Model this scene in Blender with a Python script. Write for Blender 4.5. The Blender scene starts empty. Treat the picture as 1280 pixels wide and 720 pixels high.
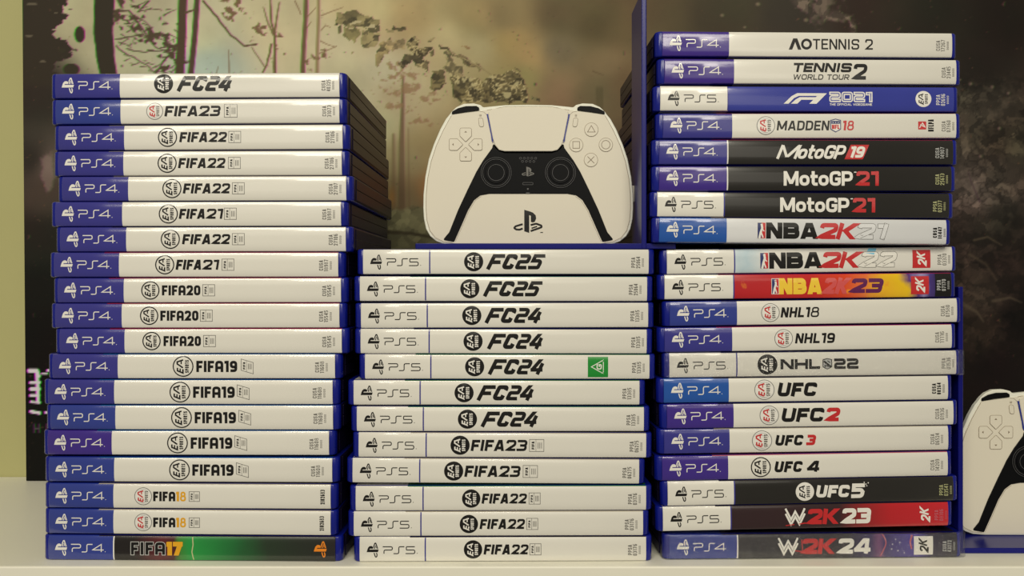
import bpy, math, random
import numpy as np
from mathutils import Vector

random.seed(7)
rng = np.random.RandomState(11)
C = bpy.context.scene.collection
MM = 0.001
EYE = 0.1588            # height of the lens above the shelf top
F = 998.0               # focal length in pixels of the 1280 px frame
HOR = 358.0             # horizon row of the photograph

# ------------------------------------------------------------------ camera, world, lights, exposure
cam_d = bpy.data.cameras.new('camera')
cam_d.sensor_width = 36.0
cam_d.lens = 36.0 * F / 1280.0
cam_d.clip_start = 0.01
cam_d.clip_end = 50
cam_d.shift_y = (HOR - 360.0) / 1280.0
cam = bpy.data.objects.new('camera', cam_d)
C.objects.link(cam)
cam.location = (0, -0.460, EYE)
cam.rotation_euler = (math.pi / 2, 0, 0)
bpy.context.scene.camera = cam

w = bpy.data.worlds.new('room_light')
bpy.context.scene.world = w
w.use_nodes = True
bg = w.node_tree.nodes['Background']
bg.inputs[0].default_value = (1.0, 0.92, 0.76, 1)
bg.inputs[1].default_value = 0.20


def area(name, loc, target, sx, sy, power, col):
    l = bpy.data.lights.new(name, 'AREA')
    l.shape = 'RECTANGLE'
    l.size, l.size_y = sx, sy
    l.energy = power
    l.color = col
    o = bpy.data.objects.new(name, l)
    C.objects.link(o)
    o.location = loc
    d = Vector(target) - Vector(loc)
    o.rotation_euler = d.to_track_quat('-Z', 'Y').to_euler()
    return o


area('ceiling_light', (-0.12, -1.45, 1.25), (0, 0, 0.15), 1.6, 0.45, 21.0, (1.0, 0.93, 0.76))
area('hall_lamp_west', (-1.05, -2.0, 1.08), (-0.1, 0, 0.15), 0.55, 0.30, 6.5, (1.0, 0.93, 0.78))
area('hall_lamp_east', (0.48, -2.0, 1.10), (0.1, 0, 0.15), 0.50, 0.30, 6.5, (1.0, 0.93, 0.78))
area('room_fill_light', (0.2, -2.2, 0.62), (0, 0, 0.15), 2.4, 0.42, 3.2, (1.0, 0.93, 0.78))

vs = bpy.context.scene.view_settings
vs.view_transform = 'Standard'
vs.look = 'None'
vs.gamma = 1
vs.use_curve_mapping = False
vs.exposure = -0.12


# ------------------------------------------------------------------ materials
def s2l(c):
    return tuple(((v / 255.0) / 12.92) if v / 255.0 <= 0.04045 else (((v / 255.0) + 0.055) / 1.055) ** 2.4 for v in c)


MATS = {}
GLOSSY = ('sleeve', 'band_', 'ink_', 'spine_', 'cover_')


def mat(name, rgb, rough=0.35, spec=0.5, coat=0.0, metal=0.0, var=0.0, scale=60.0, bump=0.0):
    """Principled surface, its colour varied slightly by noise. rgb in 0..255 display values."""
    if name in MATS:
        return MATS[name]
    m = bpy.data.materials.new(name)
    m.use_nodes = True
    nt = m.node_tree
    b = nt.nodes['Principled BSDF']
    col = s2l(rgb)
    b.inputs['Base Color'].default_value = (*col, 1)
    b.inputs['Roughness'].default_value = rough
    b.inputs['Specular IOR Level'].default_value = spec
    b.inputs['Coat Weight'].default_value = 0.7 if name.startswith(GLOSSY) else coat
    b.inputs['Coat Roughness'].default_value = 0.07
    b.inputs['Metallic'].default_value = metal
    tc = nt.nodes.new('ShaderNodeTexCoord')
    no = nt.nodes.new('ShaderNodeTexNoise')
    no.inputs['Scale'].default_value = scale
    no.inputs['Detail'].default_value = 4
    nt.links.new(tc.outputs['Object'], no.inputs['Vector'])
    mx = nt.nodes.new('ShaderNodeMix')
    mx.data_type = 'RGBA'
    lo = tuple(v * (1 - var) for v in col)
    hi = tuple(min(1, v * (1 + var)) for v in col)
    mx.inputs[6].default_value = (*lo, 1)
    mx.inputs[7].default_value = (*hi, 1)
    nt.links.new(no.outputs['Fac'], mx.inputs[0])
    nt.links.new(mx.outputs[2], b.inputs['Base Color'])
    if bump:
        bp = nt.nodes.new('ShaderNodeBump')
        bp.inputs['Strength'].default_value = bump
        bp.inputs['Distance'].default_value = 0.0004
        nt.links.new(no.outputs['Fac'], bp.inputs['Height'])
        nt.links.new(bp.outputs['Normal'], b.inputs['Normal'])
    MATS[name] = m
    return m


def ramp_mat(name, stops, x0, x1, distort=0.0, nscale=60.0, rough=0.28, streak=None):
    """Printed art that runs through colour stops along the spine; x0..x1 in metres of object space."""
    m = bpy.data.materials.new(name)
    m.use_nodes = True
    nt = m.node_tree
    b = nt.nodes['Principled BSDF']
    b.inputs['Roughness'].default_value = rough
    b.inputs['Coat Weight'].default_value = 0.7
    b.inputs['Coat Roughness'].default_value = 0.07
    tc = nt.nodes.new('ShaderNodeTexCoord')
    sp = nt.nodes.new('ShaderNodeSeparateXYZ')
    nt.links.new(tc.outputs['Object'], sp.inputs[0])
    no = nt.nodes.new('ShaderNodeTexNoise')
    no.inputs['Scale'].default_value = nscale
    no.inputs['Detail'].default_value = 5
    nt.links.new(tc.outputs['Object'], no.inputs['Vector'])
    ml = nt.nodes.new('ShaderNodeMath')
    ml.operation = 'MULTIPLY_ADD'
    ml.inputs[1].default_value = distort
    nt.links.new(no.outputs['Fac'], ml.inputs[0])
    nt.links.new(sp.outputs[0], ml.inputs[2])
    mr = nt.nodes.new('ShaderNodeMapRange')
    mr.inputs[1].default_value = x0 + distort * 0.5
    mr.inputs[2].default_value = x1 + distort * 0.5
    nt.links.new(ml.outputs[0], mr.inputs[0])
    cr = nt.nodes.new('ShaderNodeValToRGB')
    els = cr.color_ramp.elements
    while len(els) < len(stops):
        els.new(0.5)
    for e, (p, c) in zip(els, stops):
        e.position = p
        e.color = (*s2l(c), 1)
    nt.links.new(mr.outputs[0], cr.inputs[0])
    out = cr.outputs[0]
    if streak:
        n2 = nt.nodes.new('ShaderNodeTexNoise')
        n2.inputs['Scale'].default_value = streak[0]
        n2.inputs['Detail'].default_value = 6
        nt.links.new(tc.outputs['Object'], n2.inputs['Vector'])
        r2 = nt.nodes.new('ShaderNodeValToRGB')
        r2.color_ramp.elements[0].position = streak[1]
        r2.color_ramp.elements[0].color = (0, 0, 0, 1)
        r2.color_ramp.elements[1].position = streak[1] + 0.08
        r2.color_ramp.elements[1].color = (1, 1, 1, 1)
        nt.links.new(n2.outputs['Fac'], r2.inputs[0])
        mx = nt.nodes.new('ShaderNodeMix')
        mx.data_type = 'RGBA'
        nt.links.new(r2.outputs[0], mx.inputs[0])
        nt.links.new(out, mx.inputs[6])
        mx.inputs[7].default_value = (*s2l(streak[2]), 1)
        out = mx.outputs[2]
    nt.links.new(out, b.inputs['Base Color'])
    return m


def wrap_mat():
    m = bpy.data.materials.new('clear_film')
    m.use_nodes = True
    nt = m.node_tree
    for n in list(nt.nodes):
        nt.nodes.remove(n)
    o = nt.nodes.new('ShaderNodeOutputMaterial')
    mix = nt.nodes.new('ShaderNodeMixShader')
    tr = nt.nodes.new('ShaderNodeBsdfTransparent')
    tr.inputs[0].default_value = (0.97, 0.97, 0.97, 1)
    gl = nt.nodes.new('ShaderNodeBsdfGlossy')
    gl.inputs['Roughness'].default_value = 0.12
    fr = nt.nodes.new('ShaderNodeLayerWeight')
    fr.inputs[0].default_value = 0.5
    pw = nt.nodes.new('ShaderNodeMath')
    pw.operation = 'POWER'
    pw.inputs[1].default_value = 3.0
    sc = nt.nodes.new('ShaderNodeMath')
    sc.operation = 'MULTIPLY_ADD'
    sc.inputs[1].default_value = 0.6
    sc.inputs[2].default_value = 0.05
    nt.links.new(fr.outputs['Facing'], pw.inputs[0])
    nt.links.new(pw.outputs[0], sc.inputs[0])
    no = nt.nodes.new('ShaderNodeTexNoise')
    no.inputs['Scale'].default_value = 90
    bp = nt.nodes.new('ShaderNodeBump')
    bp.inputs['Strength'].default_value = 0.5
    bp.inputs['Distance'].default_value = 0.001
    nt.links.new(no.outputs['Fac'], bp.inputs['Height'])
    nt.links.new(bp.outputs['Normal'], gl.inputs['Normal'])
    nt.links.new(bp.outputs['Normal'], fr.inputs['Normal'])
    nt.links.new(sc.outputs[0], mix.inputs[0])
    nt.links.new(tr.outputs[0], mix.inputs[1])
    nt.links.new(gl.outputs[0], mix.inputs[2])
    nt.links.new(mix.outputs[0], o.inputs[0])
    return m


PAPER = (232, 230, 222)
M_PAPER = mat('sleeve_white', PAPER, 0.24, 0.5, var=0.015, scale=30)
M_SHELL = mat('case_blue_plastic', (14, 26, 132), 0.22, 0.5, var=0.12, scale=40)
M_SHELLSHADE = mat('case_blue_plastic_shaded', (24, 19, 48), 0.28, 0.12, var=0.1, scale=40)  # same blue plastic, with the shade of the case sides put into its colour
M_INDIGO = mat('band_indigo', (55, 54, 142), 0.22, 0.5, var=0.05, scale=25)
M_BLUE = mat('band_blue', (46, 62, 148), 0.22, 0.5, var=0.05, scale=25)
M_AZURE = mat('band_azure', (30, 86, 172), 0.22, 0.5, var=0.05, scale=25)
M_VIOLET = mat('band_violet', (62, 40, 140), 0.22, 0.5, var=0.05, scale=25)
M_BLACK = mat('ink_black', (17, 16, 15), 0.30, 0.3, var=0.1)
M_GREY = mat('ink_grey', (98, 96, 92), 0.32)
M_WHITE = mat('ink_white', (236, 234, 228), 0.30, var=0.01)
M_SILVER = mat('ink_silver', (188, 190, 190), 0.30)
M_RED = mat('ink_red', (198, 38, 42), 0.30, var=0.05)
M_GOLD = mat('ink_gold', (232, 170, 28), 0.30, var=0.08)
M_ORANGE = mat('ink_orange', (236, 138, 30), 0.30)
M_NAVY = mat('ink_navy', (40, 52, 110), 0.30)
M_GREEN = mat('ink_green', (20, 142, 48), 0.30)
M_YELLOW = mat('ink_yellow', (246, 206, 60), 0.30)
M_PURPLE = mat('ink_purple', (96, 20, 84), 0.30)
M_LIME = mat('ink_lime', (188, 190, 140), 0.30)
M_SKY = mat('ink_sky', (120, 196, 228), 0.30)
M_BLACKART = mat('spine_black', (30, 28, 25), 0.30, 0.5, var=0.35, scale=22)
M_F1BLUE = mat('spine_royal_blue', (52, 62, 160), 0.28, 0.5, var=0.12, scale=16)
M_TOPRED = mat('cover_red', (170, 24, 44), 0.35)
M_TOPBLUE = mat('cover_blue', (16, 92, 150), 0.35)
M_TOPDARK = mat('cover_dark', (40, 34, 34), 0.35)
M_TOPPINK = mat('cover_pink', (190, 96, 110), 0.35)
M_TOPGREEN = mat('cover_green', (40, 110, 40), 0.35)
M_TOPTAN = mat('cover_tan', (176, 168, 150), 0.35, var=0.2)
M_WRAP = wrap_mat()
TOPS = dict(r=M_TOPRED, b=M_TOPBLUE, d=M_TOPDARK, p=M_TOPPINK, g=M_TOPGREEN, t=M_TOPTAN, w=M_PAPER)
BANDS = dict(i=M_INDIGO, b=M_BLUE, a=M_AZURE, v=M_VIOLET, w=M_PAPER)


# ------------------------------------------------------------------ object helpers
def link_mesh(name, verts, faces, mats, parent=None, fm=None, smooth=False):
    me = bpy.data.meshes.new(name)
    me.from_pydata([tuple(v) for v in verts], [], faces)
    for m in mats:
        me.materials.append(m)
    if fm:
        me.polygons.foreach_set('material_index', fm)
    if smooth:
        me.polygons.foreach_set('use_smooth', [True] * len(faces))
    me.update()
    o = bpy.data.objects.new(name, me)
    C.objects.link(o)
    if parent:
        o.parent = parent
    return o


def empty(name, loc, label, cat, group=None):
    o = bpy.data.objects.new(name, None)
    o.empty_display_size = 0.02
    C.objects.link(o)
    o.location = loc
    o['label'] = label
    o['category'] = cat
    if group:
        o['group'] = group
    return o


def rounded_outline(x0, x1, y0, y1, r, n=6, rb=None):
    rb = r if rb is None else rb
    pts = []
    for cx, cy, a0, rr in ((x0 + r, y0 + r, 180, r), (x1 - r, y0 + r, 270, r), (x1 - rb, y1 - rb, 0, rb), (x0 + rb, y1 - rb, 90, rb)):
        for k in range(n + 1):
            a = math.radians(a0 + 90.0 * k / n)
            pts.append((cx + rr * math.cos(a), cy + rr * math.sin(a)))
    return pts


def inset(pts, d, cx=None):
    """Shrink a convex outline by d along its vertex normals."""
    n = len(pts)
    out = []
    for i in range(n):
        a, b, c = Vector(pts[i - 1]), Vector(pts[i]), Vector(pts[(i + 1) % n])
        e = (c - a)
        nr = Vector((e.y, -e.x))
        if nr.length > 0:
            nr.normalize()
        out.append((b.x - nr.x * d, b.y - nr.y * d))
    return out


def loft(pts, levels):
    """Stack an outline at (z, inset) levels into a closed solid."""
    verts, faces = [], []
    n = len(pts)
    for z, d in levels:
        for p in inset(pts, d):
            verts.append((p[0], p[1], z))
    for k in range(len(levels) - 1):
        for i in range(n):
            j = (i + 1) % n
            faces.append((k * n + i, k * n + j, (k + 1) * n + j, (k + 1) * n + i))
    faces.append(tuple(reversed(range(n))))
    faces.append(tuple((len(levels) - 1) * n + i for i in range(n)))
    return verts, faces


def slab(name, x0, x1, y0, y1, z0, z1, m, parent=None, bev=0.0006, smooth=False):
    pts = rounded_outline(x0, x1, y0, y1, max(bev, 1e-5) * 1.2, 3)
    v, f = loft(pts, [(z0, bev), (z0 + bev * 0.3, bev * 0.3), (z0 + bev, 0), (z1 - bev, 0), (z1 - bev * 0.3, bev * 0.3), (z1, bev)])
    return link_mesh(name, v, f, [m], parent, smooth=smooth)


# ------------------------------------------------------------------ flat print engine (strokes, letters, marks)
def round_poly(pts, closed):
    """pts: (x, y) or (x, y, r): corners with r become arcs."""
    n = len(pts)
    out = []
    for i, p in enumerate(pts):
        r = p[2] if len(p) > 2 else 0
        if r <= 0 or (not closed and i in (0, n - 1)):
            out.append((p[0], p[1]))
            continue
        P = Vector(p[:2])
        A = Vector(pts[i - 1][:2])
        B = Vector(pts[(i + 1) % n][:2])
        da, db = A - P, B - P
        la, lb = da.length, db.length
        if la < 1e-9 or lb < 1e-9:
            out.append((p[0], p[1]))
            continue
        da.normalize()
        db.normalize()
        ang = math.acos(max(-1, min(1, da.dot(db))))
        if ang > math.pi - 0.05:
            out.append((p[0], p[1]))
            continue
        t = min(r / math.tan(ang / 2), la * 0.5, lb * 0.5)
        s, e = P + da * t, P + db * t
        k = 5
        for q in range(k + 1):
            u = q / k
            pt = s * (1 - u) ** 2 + P * 2 * u * (1 - u) + e * u ** 2
            out.append((pt.x, pt.y))
    return out


class Ink:
    """Collects printed shapes given in frame pixels relative to a centre, then lays them on a surface."""

    def __init__(self, S, surf, eps=0.07 * MM, step=0.0015 * MM):
        self.v, self.f, self.m, self.mats = [], [], [], []
        self.S, self.surf, self.eps, self.step = S, surf, eps, step
        self.n = 0
        self.sub = 2.6
        self.xf = lambda x, y: (x, y)

    def mi(self, m):
        if m not in self.mats:
            self.mats.append(m)
        return self.mats.index(m)

    def add(self, pts, faces, m):
        self.n += 1
        o = len(self.v)
        lift = self.eps + self.n * self.step
        for x, y in pts:
            x, y = self.xf(x, y)
            u, v = x / self.S, y / self.S
            self.v.append(self.surf(u, v, lift))
        k = self.mi(m)
        for f in faces:
            self.f.append(tuple(o + i for i in f))
            self.m.append(k)

    def poly(self, pts, m):
        self.add(pts, [tuple(range(len(pts)))], m)

    def rect(self, x0, y0, x1, y1, m, n=6):
        pts, fs = [], []
        for k in range(n + 1):
            y = y0 + (y1 - y0) * k / n
            pts += [(x0, y), (x1, y)]
            if k < n:
                fs.append((2 * k, 2 * k + 1, 2 * k + 3, 2 * k + 2))
        self.add(pts, fs, m)

    def quad(self, a, b, c, d, m, n=8):
        pts, fs = [], []
        for k in range(n + 1):
            t = k / n
            pts += [(a[0] + (d[0] - a[0]) * t, a[1] + (d[1] - a[1]) * t), (b[0] + (c[0] - b[0]) * t, b[1] + (c[1] - b[1]) * t)]
            if k < n:
                fs.append((2 * k, 2 * k + 1, 2 * k + 3, 2 * k + 2))
        self.add(pts, fs, m)

    def disc(self, cx, cy, r, m, ry=None, seg=28, rings=4):
        ry = ry or r
        pts, fs = [(cx, cy)], []
        for k in range(1, rings + 1):
            for i in range(seg):
                a = 2 * math.pi * i / seg
                pts.append((cx + r * k / rings * math.cos(a), cy + ry * k / rings * math.sin(a)))
        for i in range(seg):
            fs.append((0, 1 + i, 1 + (i + 1) % seg))
        for k in range(rings - 1):
            for i in range(seg):
                j = (i + 1) % seg
                a = 1 + k * seg
                fs.append((a + i, a + seg + i, a + seg + j, a + j))
        self.add(pts, fs, m)

    def stroke(self, pts, w, m, closed=False, trim=0.0, sub=None):
        sub = sub or self.sub
        pts = round_poly(pts, closed)
        q = []
        for p in pts:
            if not q or (abs(p[0] - q[-1][0]) + abs(p[1] - q[-1][1])) > 1e-6:
                q.append(p)
        pts = q
        if closed and len(pts) > 2 and abs(pts[0][0] - pts[-1][0]) + abs(pts[0][1] - pts[-1][1]) < 1e-6:
            pts.pop()
        if len(pts) < 2:
            return
        if trim and not closed:
            a, b = Vector(pts[0]), Vector(pts[1])
            d = (b - a)
            pts[0] = tuple(a + d.normalized() * min(trim, d.length * .45))
            a, b = Vector(pts[-1]), Vector(pts[-2])
            d = (b - a)
            pts[-1] = tuple(a + d.normalized() * min(trim, d.length * .45))
        r = []
        n = len(pts)
        for i in range(n if closed else n - 1):
            a, b = pts[i], pts[(i + 1) % n]
            L = math.hypot(b[0] - a[0], b[1] - a[1])
            k = max(1, int(math.ceil(L / sub))) if abs(b[1] - a[1]) + abs(b[0] - a[0]) > sub else 1
            for t in range(k):
                r.append((a[0] + (b[0] - a[0]) * t / k, a[1] + (b[1] - a[1]) * t / k))
        if not closed:
            r.append(pts[-1])
        n = len(r)
        vv, fs = [], []
        h = w / 2
        for i in range(n):
            P = Vector(r[i])
            if closed or 0 < i < n - 1:
                d0 = (P - Vector(r[i - 1])).normalized()
                d1 = (Vector(r[(i + 1) % n]) - P).normalized()
            elif i == 0:
                d0 = d1 = (Vector(r[1]) - P).normalized()
            else:
                d0 = d1 = (P - Vector(r[i - 1])).normalized()
            t = d0 + d1
            if t.length < 1e-6:
                t = d0.copy()
            t.normalize()
            nr = Vector((-t.y, t.x))
            c = max(0.45, nr.dot(Vector((-d0.y, d0.x))))
            off = nr * (h / c)
            vv += [tuple(P + off), tuple(P - off)]
        for i in range(n if closed else n - 1):
            j = (i + 1) % n
            fs.append((2 * i, 2 * i + 1, 2 * j + 1, 2 * j))
        self.add(vv, fs, m)

    def ring(self, cx, cy, r, w, m, seg=32):
        self.stroke([(cx + r * math.cos(2 * math.pi * i / seg), cy + r * math.sin(2 * math.pi * i / seg)) for i in range(seg)], w, m, True)

    def diag(self, x0, y0, x1, y1, hw, m, trim=0.0):
        L = math.hypot(x1 - x0, y1 - y0)
        if abs(y1 - y0) < 1e-6:
            return
        hx = hw * L / abs(y1 - y0)
        if trim:
            t = trim / abs(y1 - y0)
            x0, y0, x1, y1 = x0 + (x1 - x0) * t, y0 + (y1 - y0) * t, x1 - (x1 - x0) * t, y1 - (y1 - y0) * t
        k = 7
        pts, fs = [], []
        for i in range(k + 1):
            t = i / k
            x, y = x0 + (x1 - x0) * t, y0 + (y1 - y0) * t
            pts += [(x - hx, y), (x + hx, y)]
            if i < k:
                fs.append((2 * i, 2 * i + 1, 2 * i + 3, 2 * i + 2))
        self.add(pts, fs, m)

    # text: cap height h px, spanning x0..x1, baseline y
    def text(self, s, x0, x1, y, h, m, wt=0.2, rnd=0.3, slant=0.0, gap=0.10, rot=0, sq=False, inner=0.0, cap=1.0, arch=False):
        widths = [GW.get(c, 0.62) for c in s]
        n = len(s)
        tot = (x1 - x0) / h
        k = (tot - gap * (n - 1)) / sum(widths)
        old = self.xf
        if rot:                       # reads upwards; x0..x1 run along +y, y is the x of the baseline
            self.xf = lambda a, b: old(y - b, a)
            base = 0.0
        else:
            self.xf = old
            base = y
        X = x0
        hw = wt / 2
        for ch, wd in zip(s, widths):
            W = wd * k
            full, fhw = wt, hw
            if ch == '8':
                wt, hw = wt * .68, hw * .68
            if ch == 'I':
                W = max(W, wt)
            for g in glyph(ch, W, hw, min(rnd, W * .5), sq, arch):
                def T(px, py):
                    return (X + (px + (py - 0.5) * slant) * h, base + py * h)
                if g[0] == 'S':
                    pts = [(*T(p[0], p[1]), (p[2] * h if len(p) > 2 else 0)) for p in g[1]]
                    self.stroke(pts, wt * h - 2 * inner, m, g[2], trim=inner)
                else:
                    a, b = T(g[1], g[2]), T(g[3], g[4])
                    self.diag(a[0], a[1], b[0], b[1], wt * h / 2 * (g[5] if len(g) > 5 else 1) - inner, m, trim=inner)
            wt, hw = full, fhw
            X += (W + gap) * h
        self.xf = old

    def build(self, name, parent, label=None):
        o = link_mesh(name, self.v, self.f, self.mats, parent, self.m)
        if label:
            o['label'] = label
        return o


GW = {'8': 0.70, 'I': 0.22, '1': 0.36, 'M': 0.82, 'W': 0.95, 'A': 0.68, ' ': 0.28, 'o': 0.56, 't': 0.40, 'i': 0.22, 'L': 0.52, 'F': 0.54,
      'E': 0.54, '.': 0.15, 'T': 0.58, 'O': 0.68, 'V': 0.66, 'K': 0.66, '4': 0.66}


def glyph(c, W, hw, r, sq, arch):
    L, R, T, B, M, X = hw, W - hw, 1 - hw, hw, 0.5, W / 2
    S = lambda *p, cl=False: ('S', list(p), cl)
    D = lambda *p: ('D', *p)
    if c == ' ':
        return []
    if c == 'A':
        if arch:
            return [S((L, 0), (L, T, r), (R, T, r), (R, 0)), S((L, .38), (R, .38))]
        return [D(hw * 1.05, 0, X - hw * .35, 1), D(W - hw * 1.05, 0, X + hw * .35, 1), S((W * .24, .27), (W * .76, .27))]
    if c == 'V':
        return [D(hw, 1, X, 0), D(W - hw, 1, X, 0)]
    if c == 'W':
        return [D(hw, 1, W * .27, 0), D(W * .5, 1, W * .27, 0), D(W * .5, 1, W * .73, 0), D(W - hw, 1, W * .73, 0)]
    if c == 'M':
        return [S((L, 0), (L, 1)), S((R, 0), (R, 1)), D(hw, 1, X, .12), D(W - hw, 1, X, .12)]
    if c == 'N':
        return [S((L, 0), (L, 1)), S((R, 0), (R, 1)), D(hw * 1.1, 1, W - hw * 1.1, 0)]
    if c == 'K':
        return [S((L, 0), (L, 1)), D(W * .34, .48, W - hw * 1.1, 1), D(W * .38, .52, W - hw, 0)]
    if c == 'X':
        return [D(hw, 0, W - hw, 1), D(hw, 1, W - hw, 0)]
    if c == 'Y':
        return [S((X, 0), (X, .5)), D(hw, 1, X, .42), D(W - hw, 1, X, .42)]
    if c == 'B':
        return [S((L, B), (L, T), (R - .04, T, r), (R - .04, M, r * .6), (L, M), cl=False), S((L, M), (R, M, r * .6), (R, B, r), (L, B), (L, M))]
    if c == 'C':
        return [S((R, .66), (R, T, r), (L, T, r), (L, B, r), (R, B, r), (R, .34))]
    if c == 'D':
        return [S((L, B), (L, T), (R, T, r * 1.3), (R, B, r * 1.3), cl=True)]
    if c == 'E':
        return [S((W, T), (L, T), (L, B), (W, B)), S((L, M), (W * .9, M))]
    if c == 'F':
        return [S((W, T), (L, T), (L, 0)), S((L, .47), (W * .88, .47))]
    if c == 'G':
        return [S((R, .68), (R, T, r), (L, T, r), (L, B, r), (R, B, r), (R, .46), (X, .46))]
    if c == 'H':
        return [S((L, 0), (L, 1)), S((R, 0), (R, 1)), S((L, M), (R, M))]
    if c in 'I':
        return [S((X, 0), (X, 1))]
    if c == 'i':
        return [S((X, 0), (X, .72)), S((X, .82), (X, 1))]
    if c == 'L':
        return [S((L, 1), (L, B), (W, B))]
    if c in 'O0':
        return [S((L, B, r), (L, T, r), (R, T, r), (R, B, r), cl=True)]
    if c == 'o':
        return [S((L, B, r), (L, .74 - hw, r), (R, .74 - hw, r), (R, B, r), cl=True)]
    if c == 't':
        return [S((W * .38, 1), (W * .38, B, r * .6), (W, B)), S((0, .74 - hw), (W, .74 - hw))]
    if c == 'P':
        return [S((L, 0), (L, T), (R, T, r), (R, .40, r), (L, .40))]
    if c == 'R':
        return [S((L, 0), (L, T), (R, T, r), (R, .45, r), (L, .45)), D(W * .45, .45, W - hw, 0)]
    if c == 'S':
        return [S((R, .70), (R, T, r), (L, T, r), (L, M, r), (R, M, r), (R, B, r), (L, B, r), (L, .30))]
    if c == 'T':
        return [S((0, T), (W, T)), S((X, 0), (X, T))]
    if c == 'U':
        return [S((L, 1), (L, B, r), (R, B, r), (R, 1))]
    if c == '1':
        return [S((R, 0), (R, 1)), S((0, 1 - hw * 1.1), (R, 1 - hw * 1.1))]
    if c == '2':
        if sq:
            return [S((0, T), (R, T, r), (R, M, r), (L, M, r), (L, B, r * .3), (W, B))]
        return [S((L, .68), (L, T, r), (R, T, r), (R, .56, r * .7), (L + hw * .3, B), (W, B))]
    if c == '3':
        return [S((0, T), (R, T, r), (R, M, r * .7), (W * .3, M)), S((W * .3, M), (R, M, r * .7), (R, B, r), (0, B))]
    if c == '4' and sq:
        return [D(hw, .34, W * .46, 1), S((0, .30), (W, .30)), S((W * .74, .74), (W * .74, 0))]
    if c == '4':
        return [S((W * .74, 0), (W * .74, 1)), S((0, .26), (W, .26)), D(hw * .9, .26, W * .64, 1)]
    if c == '5':
        return [S((W, T), (L, T), (L, .56), (R, .56, r), (R, B, r), (0, B))]
    if c == '6':
        return [S((W * .95, T), (L, T, r), (L, B, r), (R, B, r), (R, .55, r), (L, .55))]
    if c == '7':
        return [S((0, T), (W, T)), D(W * .34, 0, W - hw * 1.1, 1 - hw)]
    if c == '8':
        i = W * .07
        return [S((L, B, r), (L, M + .03, r), (R, M + .03, r), (R, B, r), cl=True), S((L + i, M + .03, r), (L + i, T, r), (R - i, T, r), (R - i, M + .03, r), cl=True)]
    if c == '9':
        return [S((R, .45), (L, .45, r), (L, T, r), (R, T, r), (R, B, r), (W * .08, B))]
    if c == '.':
        return [S((X, 0), (X, hw * 2))]
    return []


# ------------------------------------------------------------------ printed marks
def platform_symbol(k, cx, cy, s, m, upright=False):
    """The P-and-S symbol; s = its height; turned a quarter to the left on the spines."""
    old = k.xf
    if upright:
        k.xf = lambda a, b: old(cx + a * s, cy + b * s)
    else:
        k.xf = lambda a, b: old(cx - b * s, cy + a * s)
    k.poly([(-.155, .50), (.06, .44), (.06, -.50), (-.155, -.43)], m)
    k.poly([(.06, .44), (.22, .38), (.34, .26), (.36, .12), (.30, -.02), (.20, -.05), (.13, -.02), (.13, .24), (.06, .27)], m)
    k.stroke([(-.22, -.12), (-.52, -.21, .05), (-.60, -.28, .05), (-.50, -.35, .1), (-.36, -.36), (-.22, -.31)], .085, m)
    k.stroke([(.12, -.16), (.36, -.10, .1), (.58, -.18, .05), (.60, -.25, .05), (.44, -.31), (.12, -.42)], .085, m)
    k.stroke([(.16, -.30), (.40, -.22)], .06, m)
    k.xf = old


def platform_word(k, x0, y, h, m, five):
    """The thin wide PS4 / PS5 lettering, about 38 px wide."""
    wt = max(1.15, h * .115)
    t, b = y + h / 2, y - h / 2
    k.stroke([(x0, t), (x0 + 12, t, 2), (x0 + 12, y + .2, 2), (x0 + 1.6, y + .2, 2), (x0 + 1.6, b)], wt, m)
    k.stroke([(x0 + 13.5, b), (x0 + 20, b, 2), (x0 + 20, t, 2), (x0 + 27, t)], wt, m)
    if five:
        k.stroke([(x0 + 40, t), (x0 + 29.5, t, 1), (x0 + 29.5, y + .2, 1), (x0 + 40, y + .2, 2), (x0 + 40, b, 2), (x0 + 28.5, b)], wt, m)
    else:
        k.stroke([(x0 + 41, b + h * .27), (x0 + 27, b + h * .27), (x0 + 38, t), (x0 + 38, b)], wt, m)
    k.disc(x0 + 43, b + .4, .5, m, seg=8, rings=1)


def badge(k, cx, cy, r, kind):
    """Round sports-publisher badge, its lettering reading upwards."""
    if kind == 'solid':
        k.disc(cx, cy, r, M_BLACK)
        a = b = M_WHITE
    elif kind == 'ring':
        k.ring(cx, cy, r - .7, 1.4, M_BLACK)
        a = b = M_BLACK
    elif kind == 'white':
        k.disc(cx, cy, r, M_WHITE)
        a = b = M_BLACK
    else:
        k.disc(cx, cy, r, M_SILVER)
        k.disc(cx, cy, r - 1.0, M_WHITE)
        k.ring(cx, cy, r - .3, .6, M_GREY)
        a, b = M_RED, M_GREY
    q = r / 12.0
    # E and A, slanted, reading upwards
    old = k.xf
    k.xf = lambda u, v: old(cx + .8 * q - v * q + 0, cy + u * q)
    k.stroke([(-1.6, 7.3), (-5.0, 7.3), (-7.6, 1.0), (-3.2, 1.0)], 1.7, a)
    k.stroke([(-6.3, 4.2), (-2.4, 4.2)], 1.5, a)
    k.stroke([(-1.6, 1.0), (2.9, 7.6), (5.2, 7.6), (7.4, .8)], 1.7, a)
    k.stroke([(2.6, 3.0), (6.4, 3.0)], 1.4, a)
    k.xf = old
    k.text('SPORTS', cy - 7.2 * q, cy + 7.2 * q, cx + 6.6 * q, 4.4 * q, b, wt=.2, rnd=.2, gap=.16, rot=1)


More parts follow.
